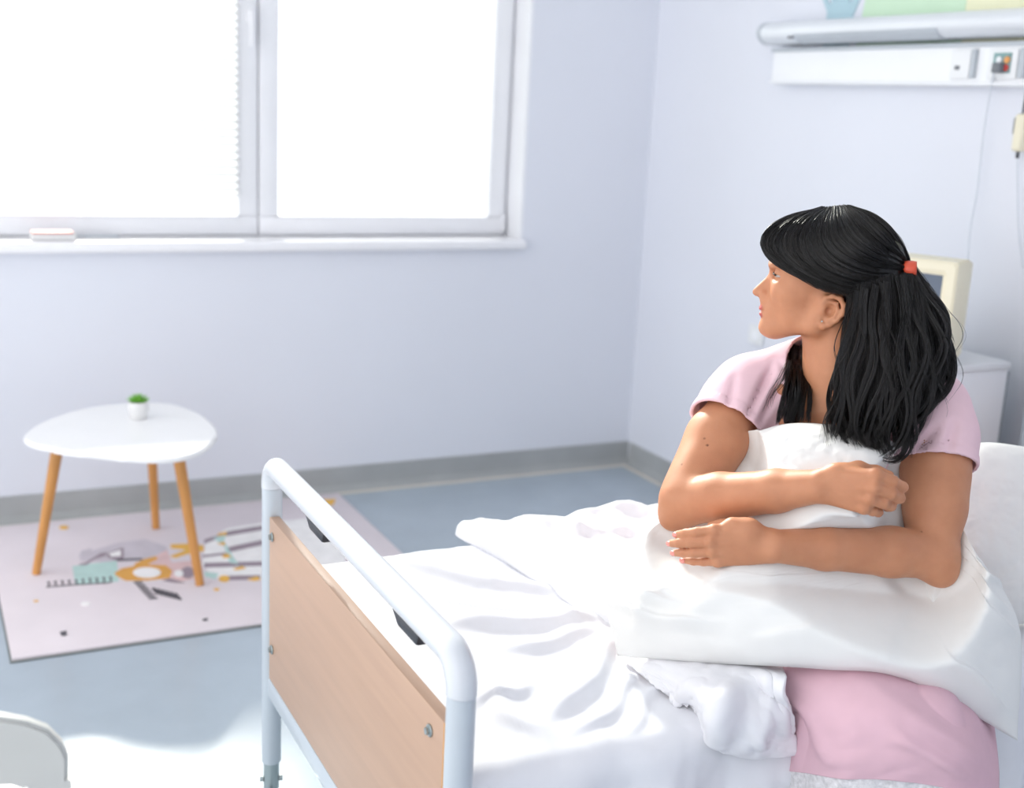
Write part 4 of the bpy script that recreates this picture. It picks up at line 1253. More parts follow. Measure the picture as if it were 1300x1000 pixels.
for sh, el, t_end, rs in ((sh_r, el_r, 0.37, 0.060), (sh_l, el_l, 0.36, 0.059)):
    m = sh + (el - sh) * 0.15
    S.chain([sh + np.array([0, 0, 0.0]), m, sh + (el - sh) * 0.45], [rs, rs + 0.001, rs + 0.003], 0.035)
    S.cone(*((L(1192, 560, 0.03), L(1189, 640, 0.09)) if sh is sh_l else (L(905, 560, 0.05), L(880, 620, 0.13))), rs + 0.001, rs - 0.002, 0.03)
    S.cone(sh + (el - sh) * 0.45, sh + (el - sh) * 0.6, rs + 0.003, rs + 0.003, 0.02)
X_, Y_, Z_ = np.meshgrid(*S.ax, indexing='ij', sparse=True)
# folds
F = S.F
ang = (X_ * 0.8 + Z_ * 0.6)
F += (0.0028 * np.sin((X_ * 30 + Z_ * 62 + 3 * np.sin(Y_ * 12 + X_ * 9))) * np.clip((1.02 - Z_) / 0.1, 0.2, 1)).astype(np.float32)
for p_, q_, w, dpt in ((L(945, 540, .06), L(985, 455, .04), .008, .006), (L(960, 545, .07), L(1000, 470, .05), .007, .005), (L(925, 535, .06), L(935, 470, .03), .008, .004),
                       (L(1150, 575, .05), L(1195, 530, .04), .009, .006), (L(1155, 560, .05), L(1180, 500, .04), .008, .005), (L(1200, 570, .05), L(1212, 520, .02), .008, .004), (L(1010, 500, .08), L(985, 460, .05), .006, .004)):
    ba = q_ - p_; l2 = ba @ ba
    t = np.clip(((X_ - p_[0]) * ba[0] + (Y_ - p_[1]) * ba[1] * 0 + (Z_ - p_[2]) * ba[2]) / (l2 - ba[1] ** 2), 0, 1)
    d2 = (X_ - p_[0] - t * ba[0]) ** 2 + (Z_ - p_[2] - t * ba[2]) ** 2
    F += (1.8 * dpt * np.exp(-d2 / w ** 2) * np.sin(np.pi * np.clip(t, 0.02, 0.98)) * (Y_ > -0.03)).astype(np.float32)
cut = np.full(F.shape, -1.0, np.float32)
# cuffs: remove what lies beyond the cuff plane along each arm
arms_near = []
for sh, el, t_end, tl in ((sh_r, el_r, 0.335, np.array([0.0, 0, 0.0])), (sh_l, el_l, 0.42, np.array([0.0, 0, 0.0]))):
    d = (el - sh) / np.linalg.norm(el - sh) + tl; d /= np.linalg.norm(d)
    c0 = sh + (el - sh) * t_end
    pl = (X_ - c0[0]) * d[0] + (Y_ - c0[1]) * d[1] + (Z_ - c0[2]) * d[2]
    near = np.sqrt((X_ - sh[0] - d[0] * (pl + np.linalg.norm(c0 - sh))) ** 2 + (Y_ - sh[1] - d[1] * (pl + np.linalg.norm(c0 - sh))) ** 2 + (Z_ - sh[2] - d[2] * (pl + np.linalg.norm(c0 - sh))) ** 2) < 0.085
    F -= (0.0016 * near * ((pl > -0.016) & (pl < 0.01))).astype(np.float32)
    cut = np.where(near, np.maximum(cut, pl), cut).astype(np.float32)
# neckline: scooped ellipsoid
nc = L(1056, 452, 0.035)
q_ = np.sqrt(((X_ - nc[0]) / 0.078) ** 2 + ((Y_ - nc[1]) / 0.125) ** 2 + ((Z_ - nc[2] + 0.02) / 0.115) ** 2)
cut = np.maximum(cut, ((1 - q_) * 0.085).astype(np.float32))
# hollow shell so that cuffs and neckline show an edge
outer = F.copy()
S.F = np.maximum(np.maximum(outer, cut), -(outer + 0.0065)).astype(np.float32)
SV, SQ = S.mesh(1)
M['pink'] = mat('pink_jersey', srgb(234, 200, 209), 0.85, var=0.02, scale=30, bump=0.08, bscale=900, spec=0.2)
mesh_obj('tshirt', to_world(SV), SQ.tolist(), M['pink'], person, smooth=True)
# stitched cuff bands
# ---- patch interpolation used for pillow, skirt
def patch(ctrl, nu, nv):
    """ctrl: rows x cols x 3 control net in (px, py, f); Catmull-Rom surface in local coordinates"""
    C = np.array([[L(*p) for p in row] for row in ctrl])
    rows = np.array([spline(C[i], 16) for i in range(len(C))])
    cols = np.array([spline(rows[:, j], 16) for j in range(rows.shape[1])])       # cols x rows
    a = np.linspace(0, cols.shape[1] - 1, nv); b_ = np.linspace(0, cols.shape[0] - 1, nu)
    ai, bi = np.minimum(a.astype(int), cols.shape[1] - 2), np.minimum(b_.astype(int), cols.shape[0] - 2)
    af, bf = (a - ai)[None, :, None], (b_ - bi)[:, None, None]
    g = lambda i, j: cols[np.ix_(bi + i, ai + j)]
    return (g(0, 0) * (1 - bf) + g(1, 0) * bf) * (1 - af) + (g(0, 1) * (1 - bf) + g(1, 1) * bf) * af      # nu x nv x 3

def arm_limit(P):
    """how far forward the pillow may bulge before it meets an arm lying against it"""
    segs = [(el_r, wr_r, .043, .027), (el_l, wr_l, .044, .028), (sh_r + (el_r - sh_r) * 0.5, el_r, .05, .045), (sh_l + (el_l - sh_l) * 0.5, el_l, .05, .045)]
    segs += [(wr_r, kn_r[1], .030, .034), (kn_r[1], L(*tips_r[1][0]), .030, .024), (wr_l, kn_l[1], .032, .034), (kn_l[1], L(*tips_l[1][2]), .032, .026)]
    out = np.full(P.shape[:-1], 9.0)
    Q = P[..., [0, 2]]
    for a, b_, ra, rb in segs:
        a2, ba = a[[0, 2]], (b_ - a)[[0, 2]]; l2 = ba @ ba + 1e-9
        t = np.clip(((Q - a2) @ ba) / l2, 0, 1)
        rho = np.linalg.norm(Q - a2 - t[..., None] * ba, axis=-1)
        R = ra + (rb - ra) * t
        fa = a[1] + (b_[1] - a[1]) * t
        lim = np.where(rho < R, fa - 0.85 * np.sqrt(np.clip(R * R - rho * rho, 0, None)), fa + np.clip(rho - R, 0, None) * 0.8 - 0.004 + 4.0 * np.clip(rho - R - 0.03, 0, None))
        out = np.minimum(out, lim)
    return out

def pillow(name, ctrl, T, label, m, seed, hug=False, folds=(), nu=170, nv=150, wr=0.003):
    Mid = patch(ctrl, nu, nv)
    du, dv = np.gradient(Mid, axis=0), np.gradient(Mid, axis=1)
    N = np.cross(du, dv); N /= np.linalg.norm(N, axis=-1)[..., None] + 1e-9
    if N[..., 1].mean() < 0: N = -N
    u = np.linspace(-1, 1, nu)[:, None]; v = np.linspace(-1, 1, nv)[None]
    pr = (np.clip(1 - np.abs(u) ** 3.0, 0, 1) ** 0.62) * (np.clip(1 - np.abs(v) ** 3.0, 0, 1) ** 0.62)
    Tm = T(u, v) if callable(T) else T
    th = Tm * pr
    # gathered creases radiating from edges and corners
    wv = wr * (fbm(u * 3 + 0 * v, v * 3 + 0 * u, seed) * 0.8 + 0.7 * fbm(u * 9 + 0 * v, v * 4 + 0 * u, seed + 3) * (np.abs(u) ** 1.5) + 0.7 * fbm(u * 4 + 0 * v, v * 10 + 0 * u, seed + 6) * (np.abs(v) ** 1.5) + 0.3 * fbm(u * 16 + 0 * v, v * 14 + 0 * u, seed + 9))
    front = Mid + N * (th + wv * np.minimum(1, pr * 2))[..., None]
    back = Mid - N * (th * 0.75)[..., None]
    for (a, b_, w, h) in folds:                     # folds given in picture space of the pillow face (u, v)
        front = front + N * seg_ridge(u + 0 * v, v + 0 * u, a, b_, w, h)[..., None]
    if hug:
        fm = arm_limit(front)
        kk = 0.02
        hh = np.clip(kk - np.abs(front[..., 1] - fm), 0, None) / kk
        front[..., 1] = np.minimum(front[..., 1], fm) - hh * hh * kk * 0.25
        for _ in range(5):
            g = front[..., 1]
            g[1:-1, 1:-1] = 0.5 * g[1:-1, 1:-1] + 0.125 * (g[2:, 1:-1] + g[:-2, 1:-1] + g[1:-1, 2:] + g[1:-1, :-2])
        # keep the front in front of the back
        gap = front[..., 1] - back[..., 1]
        back[..., 1] = np.where(gap < 0.004, front[..., 1] - 0.004, back[..., 1])
    V = np.concatenate([front.reshape(-1, 3), back.reshape(-1, 3)])
    n = nu * nv
    i, j = np.meshgrid(np.arange(nu - 1), np.arange(nv - 1), indexing='ij')
    a = (i * nv + j).ravel()
    F1 = np.stack([a, a + nv, a + nv + 1, a + 1], -1); F2 = n + F1[:, ::-1]
    Fs = F1.tolist() + F2.tolist()
    bnd = [(k, 0) for k in range(nu)] + [(nu - 1, k) for k in range(1, nv)] + [(k, nv - 1) for k in range(nu - 2, -1, -1)] + [(0, k) for k in range(nv - 2, 0, -1)]
    ids = [p[0] * nv + p[1] for p in bnd]
    for k in range(len(ids)):
        q = (k + 1) % len(ids)
        Fs.append((ids[k], n + ids[k], n + ids[q], ids[q]))
    W = to_world(V)
    bm = bmesh.new(); vs = [bm.verts.new(p) for p in W]
    for f in Fs:
        try: bm.faces.new([vs[k] for k in f])
        except ValueError: pass
    bmesh.ops.remove_doubles(bm, verts=bm.verts[:], dist=2e-5)
    o = bm_obj(name, bm, m, None, smooth=True)
    tag(o, label, 'pillow')
    return o, front

hug_ctrl = [
    [(948, 552, .105), (1000, 538, .115), (1060, 540, .12), (1110, 550, .115), (1165, 580, .10)],
    [(872, 650, .145), (960, 640, .185), (1050, 640, .195), (1130, 650, .185), (1222, 690, .10)],
    [(768, 720, .19), (880, 750, .25), (1030, 765, .27), (1160, 775, .24), (1290, 790, .10)],
    [(784, 832, .27), (910, 842, .33), (1040, 848, .35), (1150, 862, .32), (1292, 940, .18)]]
pil, pil_front = pillow('pillow', hug_ctrl, lambda u, v: 0.055 + 0.03 * (v + 1) / 2 + 0 * u, 'big white pillow hugged between her crossed arms', M['pillow'], 41, hug=True,
    folds=(((-0.95, 0.55), (-0.35, 0.75), .06, .016), ((-0.85, 0.85), (-0.55, 0.35), .05, .014), ((-0.75, -0.05), (-0.4, 0.5), .05, .012), ((-0.2, -0.1), (0.5, -0.2), .05, .009), ((0.7, 0.0), (0.98, 0.1), .03, .010), ((-0.7, 0.1), (0.1, 0.45), .10, .012), ((-0.55, 0.75), (-0.2, 0.2), .08, .010), ((-0.9, 0.3), (-0.5, 0.6), .08, .012), ((0.5, 0.05), (0.95, 0.3), .05, .010), ((0.55, 0.2), (0.95, 0.45), .05, .008), ((-0.6, -0.55), (0.6, -0.35), .07, .008), ((-0.3, 0.9), (0.3, 0.6), .08, .006), ((0.5, 0.75), (0.95, 0.9), .06, .010)))
bed_ctrl = [
    [(1190, 598, -.36), (1235, 564, -.37), (1295, 566, -.39), (1350, 582, -.43)],
    [(1180, 660, -.31), (1238, 650, -.31), (1300, 650, -.33), (1365, 655, -.39)],
    [(1180, 725, -.24), (1238, 725, -.23), (1300, 725, -.26), (1368, 725, -.33)],
    [(1190, 775, -.18), (1238, 792, -.16), (1300, 792, -.18), (1362, 784, -.26)]]
pillow('pillow', bed_ctrl, 0.07, 'cream white pillow propped on the bed behind her back', M['pillow'], 57, nu=90, nv=90)

# ---- corner of the blanket: comes out from under the pillow and is turned down over the bed edge
def on_bed(px, py, h):
    W = on(px, py, 2, MZ + h)
    if W[1] < ye0 + 0.02 - h * 0.4:
        W = on(px, py, 1, ye0 - 0.012 - h * 0.4)
    d = W[:2] - P0
    return np.array([d @ RD, d @ FD, W[2]])
bl_net = [
    [(790, 815, .03), (840, 815, .05), (900, 815, .06), (950, 825, .06), (990, 845, .06)],
    [(792, 836, .012), (846, 848, .035), (900, 852, .06), (952, 852, .075), (998, 872, .06)],
    [(820, 862, .012), (862, 872, .030), (898, 876, .075), (955, 878, .055), (1004, 893, .06)],
    [(846, 882, .012), (876, 886, .022), (900, 908, .045), (955, 908, .035), (1008, 918, .05)],
    [(858, 889, .010), (886, 898, .012), (908, 934, .030), (958, 936, .020), (1008, 936, .035)],
    [(862, 891, .008), (889, 903, .008), (913, 950, .010), (960, 955, .008), (1006, 952, .015)]]
Cb = np.array([[on_bed(*p) for p in row] for row in bl_net])
rows_ = np.array([spline(Cb[i], 24) for i in range(len(Cb))])
Gb = np.array([spline(rows_[:, j], 18) for j in range(rows_.shape[1])])          # columns x rows
nb_u, nb_v = Gb.shape[:2]
du, dv_ = np.gradient(Gb, axis=0), np.gradient(Gb, axis=1)
Nb = np.cross(du, dv_); Nb /= np.linalg.norm(Nb, axis=-1)[..., None] + 1e-9
if Nb[..., 1].mean() < 0: Nb = -Nb
ub, vb = np.linspace(0, 1, nb_u)[:, None], np.linspace(0, 1, nb_v)[None]
db = 0.006 * fbm(ub * 4 + 0 * vb, vb * 4 + 0 * ub, 91) + 0.0015 * fbm(ub * 11 + 0 * vb, vb * 9 + 0 * ub, 95)
for q in (((0.42, 1.0), (0.66, 0.25), .07, .012), ((0.60, 1.0), (0.9, 0.35), .07, .011), ((0.1, 0.6), (0.5, 0.3), .06, .008), ((0.72, 1.05), (0.74, 0.5), .05, .007), ((0.85, 0.1), (0.98, 0.9), .05, .008)):
    db = db + seg_ridge(ub + 0 * vb, vb + 0 * ub, *q)
Gb = Gb + Nb * (db * np.clip(vb * 6, 0, 1))[..., None]
i, j = np.meshgrid(np.arange(nb_u - 1), np.arange(nb_v - 1), indexing='ij'); a = (i * nb_v + j).ravel()
bl = mesh_obj('blanket', to_world(Gb.reshape(-1, 3)), np.stack([a, a + nb_v, a + nb_v + 1, a + 1], -1).tolist(), M['duvet'], None, smooth=True)
tag(bl, 'white blanket corner turned down over the bed edge beside the pink skirt', 'blanket')
md = bl.modifiers.new('t', 'SOLIDIFY'); md.thickness = 0.008; md.offset = -1

# ---- pink skirt over her lap with a lace hem
M['skirt'] = mat('pink_nightgown', srgb(222, 184, 196), 0.85, var=0.02, scale=30, bump=0.08, bscale=900, spec=0.2)
sk_ctrl = [
    [(905, 800, .16), (1000, 800, .20), (1110, 805, .21), (1215, 850, .16), (1255, 885, .06)],
    [(925, 846, .25), (1020, 848, .31), (1120, 858, .325), (1220, 895, .27), (1262, 935, .16)],
    [(985, 890, .30), (1050, 900, .385), (1140, 908, .40), (1228, 938, .34), (1266, 975, .22)],
    [(1006, 925, .31), (1056, 948, .405), (1140, 955, .42), (1226, 972, .37), (1266, 1000, .26)],
    [(992, 980, .32), (1056, 984, .405), (1140, 990, .42), (1226, 1002, .37), (1268, 1020, .26)]]
G = patch(sk_ctrl, 120, 120)
u = np.linspace(0, 1, 120)[:, None]; v = np.linspace(0, 1, 120)[None]
dsp = 0.004 * fbm(u * 5 + v * 2, v * 3, 71) + 0.006 * np.sin(u * 17 + 2.5 * v + 1.0) * np.clip(v - 0.35, 0, 1) + seg_ridge(u + 0 * v, v + 0 * u, (0.25, 0.95), (0.05, 0.3), .06, .014) + seg_ridge(u + 0 * v, v + 0 * u, (0.35, 0.25), (0.9, 0.7), .06, .010) + seg_ridge(u + 0 * v, v + 0 * u, (0.45, 0.55), (0.8, 0.9), .05, .008)
G[..., 1] += dsp
def sample(Fd, P):
    q = (P - Fd.lo) / Fd.h; q = np.clip(q, 0, Fd.n - 1.001); i0 = q.astype(int); w = q - i0
    r = 0
    for a_ in (0, 1):
        for b2 in (0, 1):
            for c_ in (0, 1):
                r = r + Fd.F[i0[..., 0] + a_, i0[..., 1] + b2, i0[..., 2] + c_] * ((w[..., 0] if a_ else 1 - w[..., 0]) * (w[..., 1] if b2 else 1 - w[..., 1]) * (w[..., 2] if c_ else 1 - w[..., 2]))
    return r
for _ in range(25):                                   # the cloth rests on the thighs
    d = sample(T, G)
    G[..., 1] += np.clip(0.010 - d, 0, 0.02) * 0.6
    G[..., 2] += np.clip(0.010 - d, 0, 0.02) * 0.3
n_ = 120
i, j = np.meshgrid(np.arange(n_ - 1), np.arange(n_ - 1), indexing='ij'); a = (i * n_ + j).ravel()
Fs = np.stack([a, a + n_, a + n_ + 1, a + 1], -1)
sk_o = mesh_obj('nightgown_skirt', to_world(G.reshape(-1, 3)), Fs.tolist(), M['skirt'], person, smooth=True)
md = sk_o.modifiers.new('t', 'SOLIDIFY'); md.thickness = 0.003
hem = G[:, -1]
M['lace'] = mat('white_lace', srgb(226, 224, 226), 0.8, var=0.18, scale=120, bump=0.4, bscale=300)
nl_ = 6
LV = []
for k in range(nl_):
    t = k / (nl_ - 1)
    p = hem.copy(); p[:, 2] += 0.006 - 0.045 * t + 0.004 * t * np.sin(np.arange(n_) * 0.9); p[:, 1] += -0.003 + 0.004 * t * np.sin(np.arange(n_) * 0.45)
    LV.append(p)
LV = np.stack(LV, 1)
i, j = np.meshgrid(np.arange(n_ - 1), np.arange(nl_ - 1), indexing='ij'); a = (i * nl_ + j).ravel()
lo_ = mesh_obj('lace_hem', to_world(LV.reshape(-1, 3)), np.stack([a, a + nl_, a + nl_ + 1, a + 1], -1).tolist(), M['lace'], person, smooth=True)
md = lo_.modifiers.new('t', 'SOLIDIFY'); md.thickness = 0.002

# ================================================================== HAIR
M_hair, nt, b = new_mat('black_hair')
oi = nt.nodes.new('ShaderNodeAttribute'); oi.attribute_name = 'strand'
crh = nt.nodes.new('ShaderNodeValToRGB')
crh.color_ramp.elements[0].position = 0.35
crh.color_ramp.elements[0].color = (0.0025, 0.0022, 0.0026, 1); crh.color_ramp.elements[1].color = (0.013, 0.010, 0.009, 1)
nt.links.new(oi.outputs['Fac'], crh.inputs['Fac']); nt.links.new(crh.outputs['Color'], b.inputs['Base Color'])
b.inputs['Roughness'].default_value = 0.28
b.inputs['Specular IOR Level'].default_value = 0.40

# solid under-volume
Hh = Field(hp(945, 620, -130), hp(1240, 245, 150), 0.003)
def HE(x, y, z, rx, ry, rz, k=8, rot=0.0):
    c, s_ = math.cos(math.radians(rot)), math.sin(math.radians(rot))
    Hh.ell(hp(x, y, z), np.array([rx, ry, rz]) * px_, k * px_, 'add', [[c, s_, 0], [-s_, c, 0], [0, 0, 1]])
HE(1066, 336, 0, 82, 70, 60, 10)
HE(1016, 308, 0, 45, 36, 49, 20, rot=14)
HE(1110, 330, 0, 38, 40, 48, 20)
# keep hair off the face: subtract everything in front of the hair line (a polygon seen from the side)
poly = np.array([hp(x, y)[:2] for x, y in ((900, 240), (1000, 240), (990, 274), (978, 293), (973, 308), (979, 322), (994, 334), (1013, 344), (1032, 354), (1046, 364), (1062, 365), (1076, 368), (1081, 380), (1078, 396), (1069, 418), (1064, 640), (900, 640))])
Xh, Yh = np.meshgrid(Hh.ax[0], Hh.ax[1], indexing='ij')
inside = np.zeros(Xh.shape, bool); dmin = np.full(Xh.shape, 9.0)
for k in range(len(poly)):
    p_, q_ = poly[k], poly[(k + 1) % len(poly)]
    cond = ((p_[1] > Yh) != (q_[1] > Yh))
    with np.errstate(divide='ignore', invalid='ignore'):
        xi = (q_[0] - p_[0]) * (Yh - p_[1]) / (q_[1] - p_[1] + 1e-12) + p_[0]
    inside ^= cond & (Xh < xi)
    d = q_ - p_; t = np.clip(((Xh - p_[0]) * d[0] + (Yh - p_[1]) * d[1]) / (d @ d), 0, 1)
    dmin = np.minimum(dmin, np.hypot(Xh - p_[0] - t * d[0], Yh - p_[1] - t * d[1]))
psd = np.where(inside, dmin, -dmin).astype(np.float32)[..., None]
k_ = 0.006
hh = np.clip(k_ - np.abs(Hh.F - psd), 0, None) / k_
Hh.F = np.maximum(Hh.F, psd) + hh * hh * k_ * 0.25
# lower mass, pony tail and the lock on the far shoulder
def HC(pts, rad, k=14, flat=None):
    P_ = [l2h(L(*p)) for p in pts]
    for i in range(len(P_) - 1):
        Hh.cone(P_[i], P_[i + 1], rad[i] * px_, rad[i + 1] * px_, k * px_)
HC([(1108, 365, .02), (1108, 430, .025), (1104, 490, .04), (1100, 530, .07)], [42, 38, 34, 22], 20)
HC([(1092, 400, .035), (1084, 470, .06), (1084, 530, .085), (1100, 556, .10)], [18, 20, 17, 8], 14)
HC([(1140, 380, .03), (1150, 440, .04), (1140, 500, .06), (1115, 550, .09)], [24, 26, 22, 10], 14)
HC([(1152, 345, .01), (1172, 390, .01), (1183, 440, .015), (1185, 475, .02), (1160, 520, .05), (1138, 560, .075)], [12, 16, 19, 17, 11, 5], 10)
HC([(1030, 440, -.055), (1014, 470, -.005), (1010, 500, .035), (1005, 530, .065)], [14, 14, 14, 12], 10)
gv = np.meshgrid(*Hh.ax, indexing='ij', sparse=True)
Hh.F += (0.0016 * np.sin(gv[0] * 420 + gv[1] * 60 + 2 * np.sin(gv[1] * 40)) * (gv[1] < 0.0)).astype(np.float32)
BVh, BQ = Hh.mesh(1)

# strands
def strand_set(guides, n, rad, jit, wav=0.0, pts=22, tip=0.0, seed=0, lift=0.0, clump=14, trim=(0.75, 1.0), gather=0.0):
    """strands between neighbouring guide curves; returns vertices, faces and a random value per vertex"""
    r_ = np.random.default_rng(seed)
    Gs = []
    for g in guides:
        c = spline(Ls(g), 12)
        l = np.concatenate([[0], np.cumsum(np.linalg.norm(np.diff(c, axis=0), axis=1))]); l /= l[-1]
        tt = np.linspace(0, 1, pts)
        Gs.append(np.stack([np.interp(tt, l, c[:, k]) for k in range(3)], 1))
    Gs = np.array(Gs); m = len(Gs)
    s = r_.random(n) * (m - 1)
    i = np.minimum(s.astype(int), m - 2); f = (s - i)[:, None, None]
    P = Gs[i] * (1 - f) + Gs[i + 1] * f                              # n x pts x 3
    t = np.linspace(0, 1, pts)[None, :, None]
    cl = (s * clump).astype(int)
    sc = np.clip((cl + 0.5) / clump, 0, m - 1.0001); ic = np.minimum(sc.astype(int), m - 2); fc_ = (sc - ic)[:, None, None]
    Pc = Gs[ic] * (1 - fc_) + Gs[ic + 1] * fc_
    w = gather * t ** 1.6
    P = P * (1 - w) + Pc * w                                         # locks draw together towards the tip
    co = np.random.default_rng(seed + 1).normal(size=(m * clump + 2, 3))[cl][:, None]
    ph = np.random.default_rng(seed + 2).random((m * clump + 2, 2))[cl]
    P = P + jit * (r_.normal(size=(n, 1, 3)) * (0.5 - 0.25 * gather * t) + 1.1 * co * t) * np.array([1, 0.8, 1])
    wave = wav * t ** 1.3 * np.stack([np.sin(9 * t[..., 0] + 6.28 * ph[:, :1]), 0.6 * np.cos(8 * t[..., 0] + 6.28 * ph[:, 1:]), 0 * t[..., 0] + 0 * ph[:, :1]], -1)
    P = P + wave
    P[..., 1] += lift
    if tip:
        P = P + tip * np.clip((t - 0.75) / 0.25, 0, 1) ** 2 * r_.normal(size=(n, 1, 3))
    cutv = trim[0] + (trim[1] - trim[0]) * r_.random(n)              # different lengths
    tt = np.linspace(0, 1, pts)[None] * cutv[:, None] * (pts - 1)
    a = np.minimum(tt.astype(int), pts - 2); fr = (tt - a)[..., None]
    idx = np.arange(n)[:, None]
    P = P[idx, a] * (1 - fr) + P[idx, a + 1] * fr
    Tn = np.gradient(P, axis=1); Tn /= np.linalg.norm(Tn, axis=-1)[..., None] + 1e-9
    ref = np.array([0.3, 1.0, 0.2]); ref = ref / np.linalg.norm(ref)
    N = np.cross(Tn, ref); N /= np.linalg.norm(N, axis=-1)[..., None] + 1e-9
    B = np.cross(Tn, N)
    tw = np.linspace(0, 1, pts)
    rr = (rad * (0.6 + 0.8 * r_.random((n, 1))) * (1 - 0.75 * tw ** 3)[None])[..., None]
    ring_ = [P + rr * (math.cos(q) * N + math.sin(q) * B) for q in (0.5, 2.6, 4.7)]
    V = np.stack(ring_, 2)                                           # n x pts x 3 x 3
    base = (np.arange(n)[:, None, None] * pts + np.arange(pts - 1)[None, :, None]) * 3
    j = np.arange(3)[None, None]
    k = (j + 1) % 3
    Fq = np.stack([base + j, base + k, base + 3 + k, base + 3 + j], -1).reshape(-1, 4)
    rv = np.repeat(r_.random(n), pts * 3)
    return V.reshape(-1, 3), Fq, rv
top = [  # from the parting: fringe swept to the side, crown drawn back to the clip
    [(1040, 266, .0), (1005, 274, .022), (978, 288, .035), (967, 305, .045), (973, 322, .054), (990, 336, .064), (1015, 349, .076), (1042, 364, .083), (1068, 372, .086)],
    [(1044, 265, .0), (1012, 277, .035), (990, 296, .052), (985, 316, .062), (1003, 336, .073), (1030, 352, .082), (1060, 365, .087), (1090, 374, .085)],
    [(1048, 265, .0), (1022, 280, .045), (1008, 302, .062), (1014, 326, .074), (1038, 346, .084), (1066, 358, .088), (1100, 366, .084)],
    [(1053, 264, .0), (1038, 282, .048), (1033, 304, .069), (1046, 328, .083), (1075, 344, .087), (1108, 352, .080), (1135, 352, .06)],
    [(1060, 263, .0), (1058, 282, .048), (1062, 303, .072), (1084, 322, .083), (1112, 334, .074), (1138, 339, .052), (1152, 340, .034)],
    [(1068, 262, .0), (1078, 279, .044), (1092, 298, .066), (1112, 315, .068), (1134, 328, .052), (1150, 337, .034)],
    [(1076, 262, .0), (1096, 275, .034), (1114, 292, .048), (1131, 310, .047), (1145, 325, .034), (1152, 336, .022)],
    [(1082, 263, -.01), (1108, 272, .010), (1130, 289, .022), (1144, 309, .020), (1151, 325, .014), (1154, 337, .010)]]
far_side = [[(x, y, -f_ - 0.004) for x, y, f_ in g] for g in top]
low = [
    [(1080, 371, .077), (1074, 410, .075), (1066, 450, .078), (1061, 490, .092), (1056, 525, .132), (1050, 556, .172)],
    [(1085, 366, 0.082), (1080, 415, 0.084), (1073, 460, 0.089), (1070, 505, 0.105), (1066, 540, 0.159), (1072, 562, 0.178)],
    [(1090, 362, 0.086), (1090, 420, 0.088), (1086, 470, 0.096), (1082, 515, 0.120), (1082, 548, 0.171), (1094, 570, 0.182)],
    [(1108, 358, 0.082), (1110, 420, 0.087), (1106, 475, 0.098), (1098, 525, 0.134), (1100, 556, 0.180), (1112, 574, 0.182)],
    [(1125, 352, 0.070), (1130, 415, 0.082), (1126, 470, 0.095), (1115, 520, 0.127), (1112, 552, 0.175), (1124, 572, 0.180)],
    [(1140, 348, 0.052), (1148, 410, 0.074), (1148, 465, 0.088), (1136, 515, 0.114), (1124, 548, 0.163), (1130, 578, 0.178)]]
pony = [
    [(1152, 342, 0.036), (1158, 385, 0.058), (1164, 430, 0.070), (1160, 480, 0.082), (1146, 520, 0.113), (1130, 550, 0.157), (1122, 570, 0.172)],
    [(1154, 343, 0.030), (1170, 382, 0.046), (1180, 428, 0.056), (1181, 470, 0.064), (1166, 512, 0.089), (1148, 545, 0.140), (1138, 580, 0.165)],
    [(1157, 343, 0.022), (1180, 378, 0.030), (1195, 422, 0.038), (1203, 462, 0.044), (1190, 500, 0.062), (1166, 530, 0.107), (1142, 556, 0.150)],
    [(1159, 343, 0.012), (1184, 376, 0.012), (1201, 420, 0.016), (1209, 456, 0.022), (1204, 490, 0.034), (1186, 515, 0.065), (1160, 545, 0.125)]]
lock = [
    [(1004, 438, -.055), (1002, 456, -.012), (998, 478, .028), (992, 505, .058), (983, 532, .078)],
    [(1012, 440, -.05), (1014, 462, .0), (1014, 488, .045), (1010, 512, .072), (1004, 536, .09)],
    [(1022, 446, -.045), (1026, 472, .005), (1030, 498, .050), (1032, 518, .078), (1030, 538, .095)]]
wisps = [
    [(1150, 500, 0.100), (1158, 530, 0.135), (1158, 560, 0.175), (1146, 580, 0.180), (1130, 586, 0.180), (1112, 578, 0.180)],
    [(1140, 520, 0.125), (1146, 548, 0.165), (1147, 568, 0.180), (1138, 580, 0.182), (1122, 580, 0.182)]]
wis2 = [[(1064, 470, 0.090), (1058, 505, 0.112), (1050, 535, 0.155), (1052, 555, 0.182), (1049, 570, 0.185)], [(1070, 480, 0.100), (1063, 515, 0.128), (1058, 540, 0.165), (1060, 556, 0.184)]]
wis3 = [[(1006, 462, .02), (998, 482, .04), (985, 500, .06), (975, 515, .07)], [(1002, 452, .0), (990, 476, .035), (978, 498, .055), (972, 528, .07)]]
wis4 = [[(1160, 360, .03), (1186, 372, .03), (1198, 400, .03), (1204, 430, .03)], [(1190, 440, .05), (1212, 455, .04), (1213, 470, .04), (1206, 486, .04)]]
parts_ = [(BVh_l, BQ, np.full(len(BVh_l), 0.1)) for BVh_l in (h2l(BVh),)]
parts_.append(strand_set(top, 2800, 0.00075, 0.0022, 0.0016, 22, 0, 1, 0.0015, 9, (0.8, 1.0), 0.45))
parts_.append(strand_set(top[:3], 420, 0.0006, 0.0034, 0.004, 22, 0.002, 11, 0.002, 9, (0.6, 1.0), 0.5))
fr_edge = [[(x - 1.5, y + 2.5, f_ + .002) for x, y, f_ in top[0]], [(x + 1, y - 1.5, f_ + .003) for x, y, f_ in top[0]]]
parts_.append(strand_set(fr_edge, 160, 0.0006, 0.0022, 0.002, 22, 0.002, 12, 0.002, 10, (0.7, 1.0), 0.3))
parts_.append(strand_set(far_side, 700, 0.0009, 0.0016, 0.0, 18, 0, 2, 0.0, 22))
parts_.append(strand_set(low, 2300, 0.00075, 0.0042, 0.014, 26, 0.003, 3, 0.001, 6, (0.80, 1.0), 0.8))
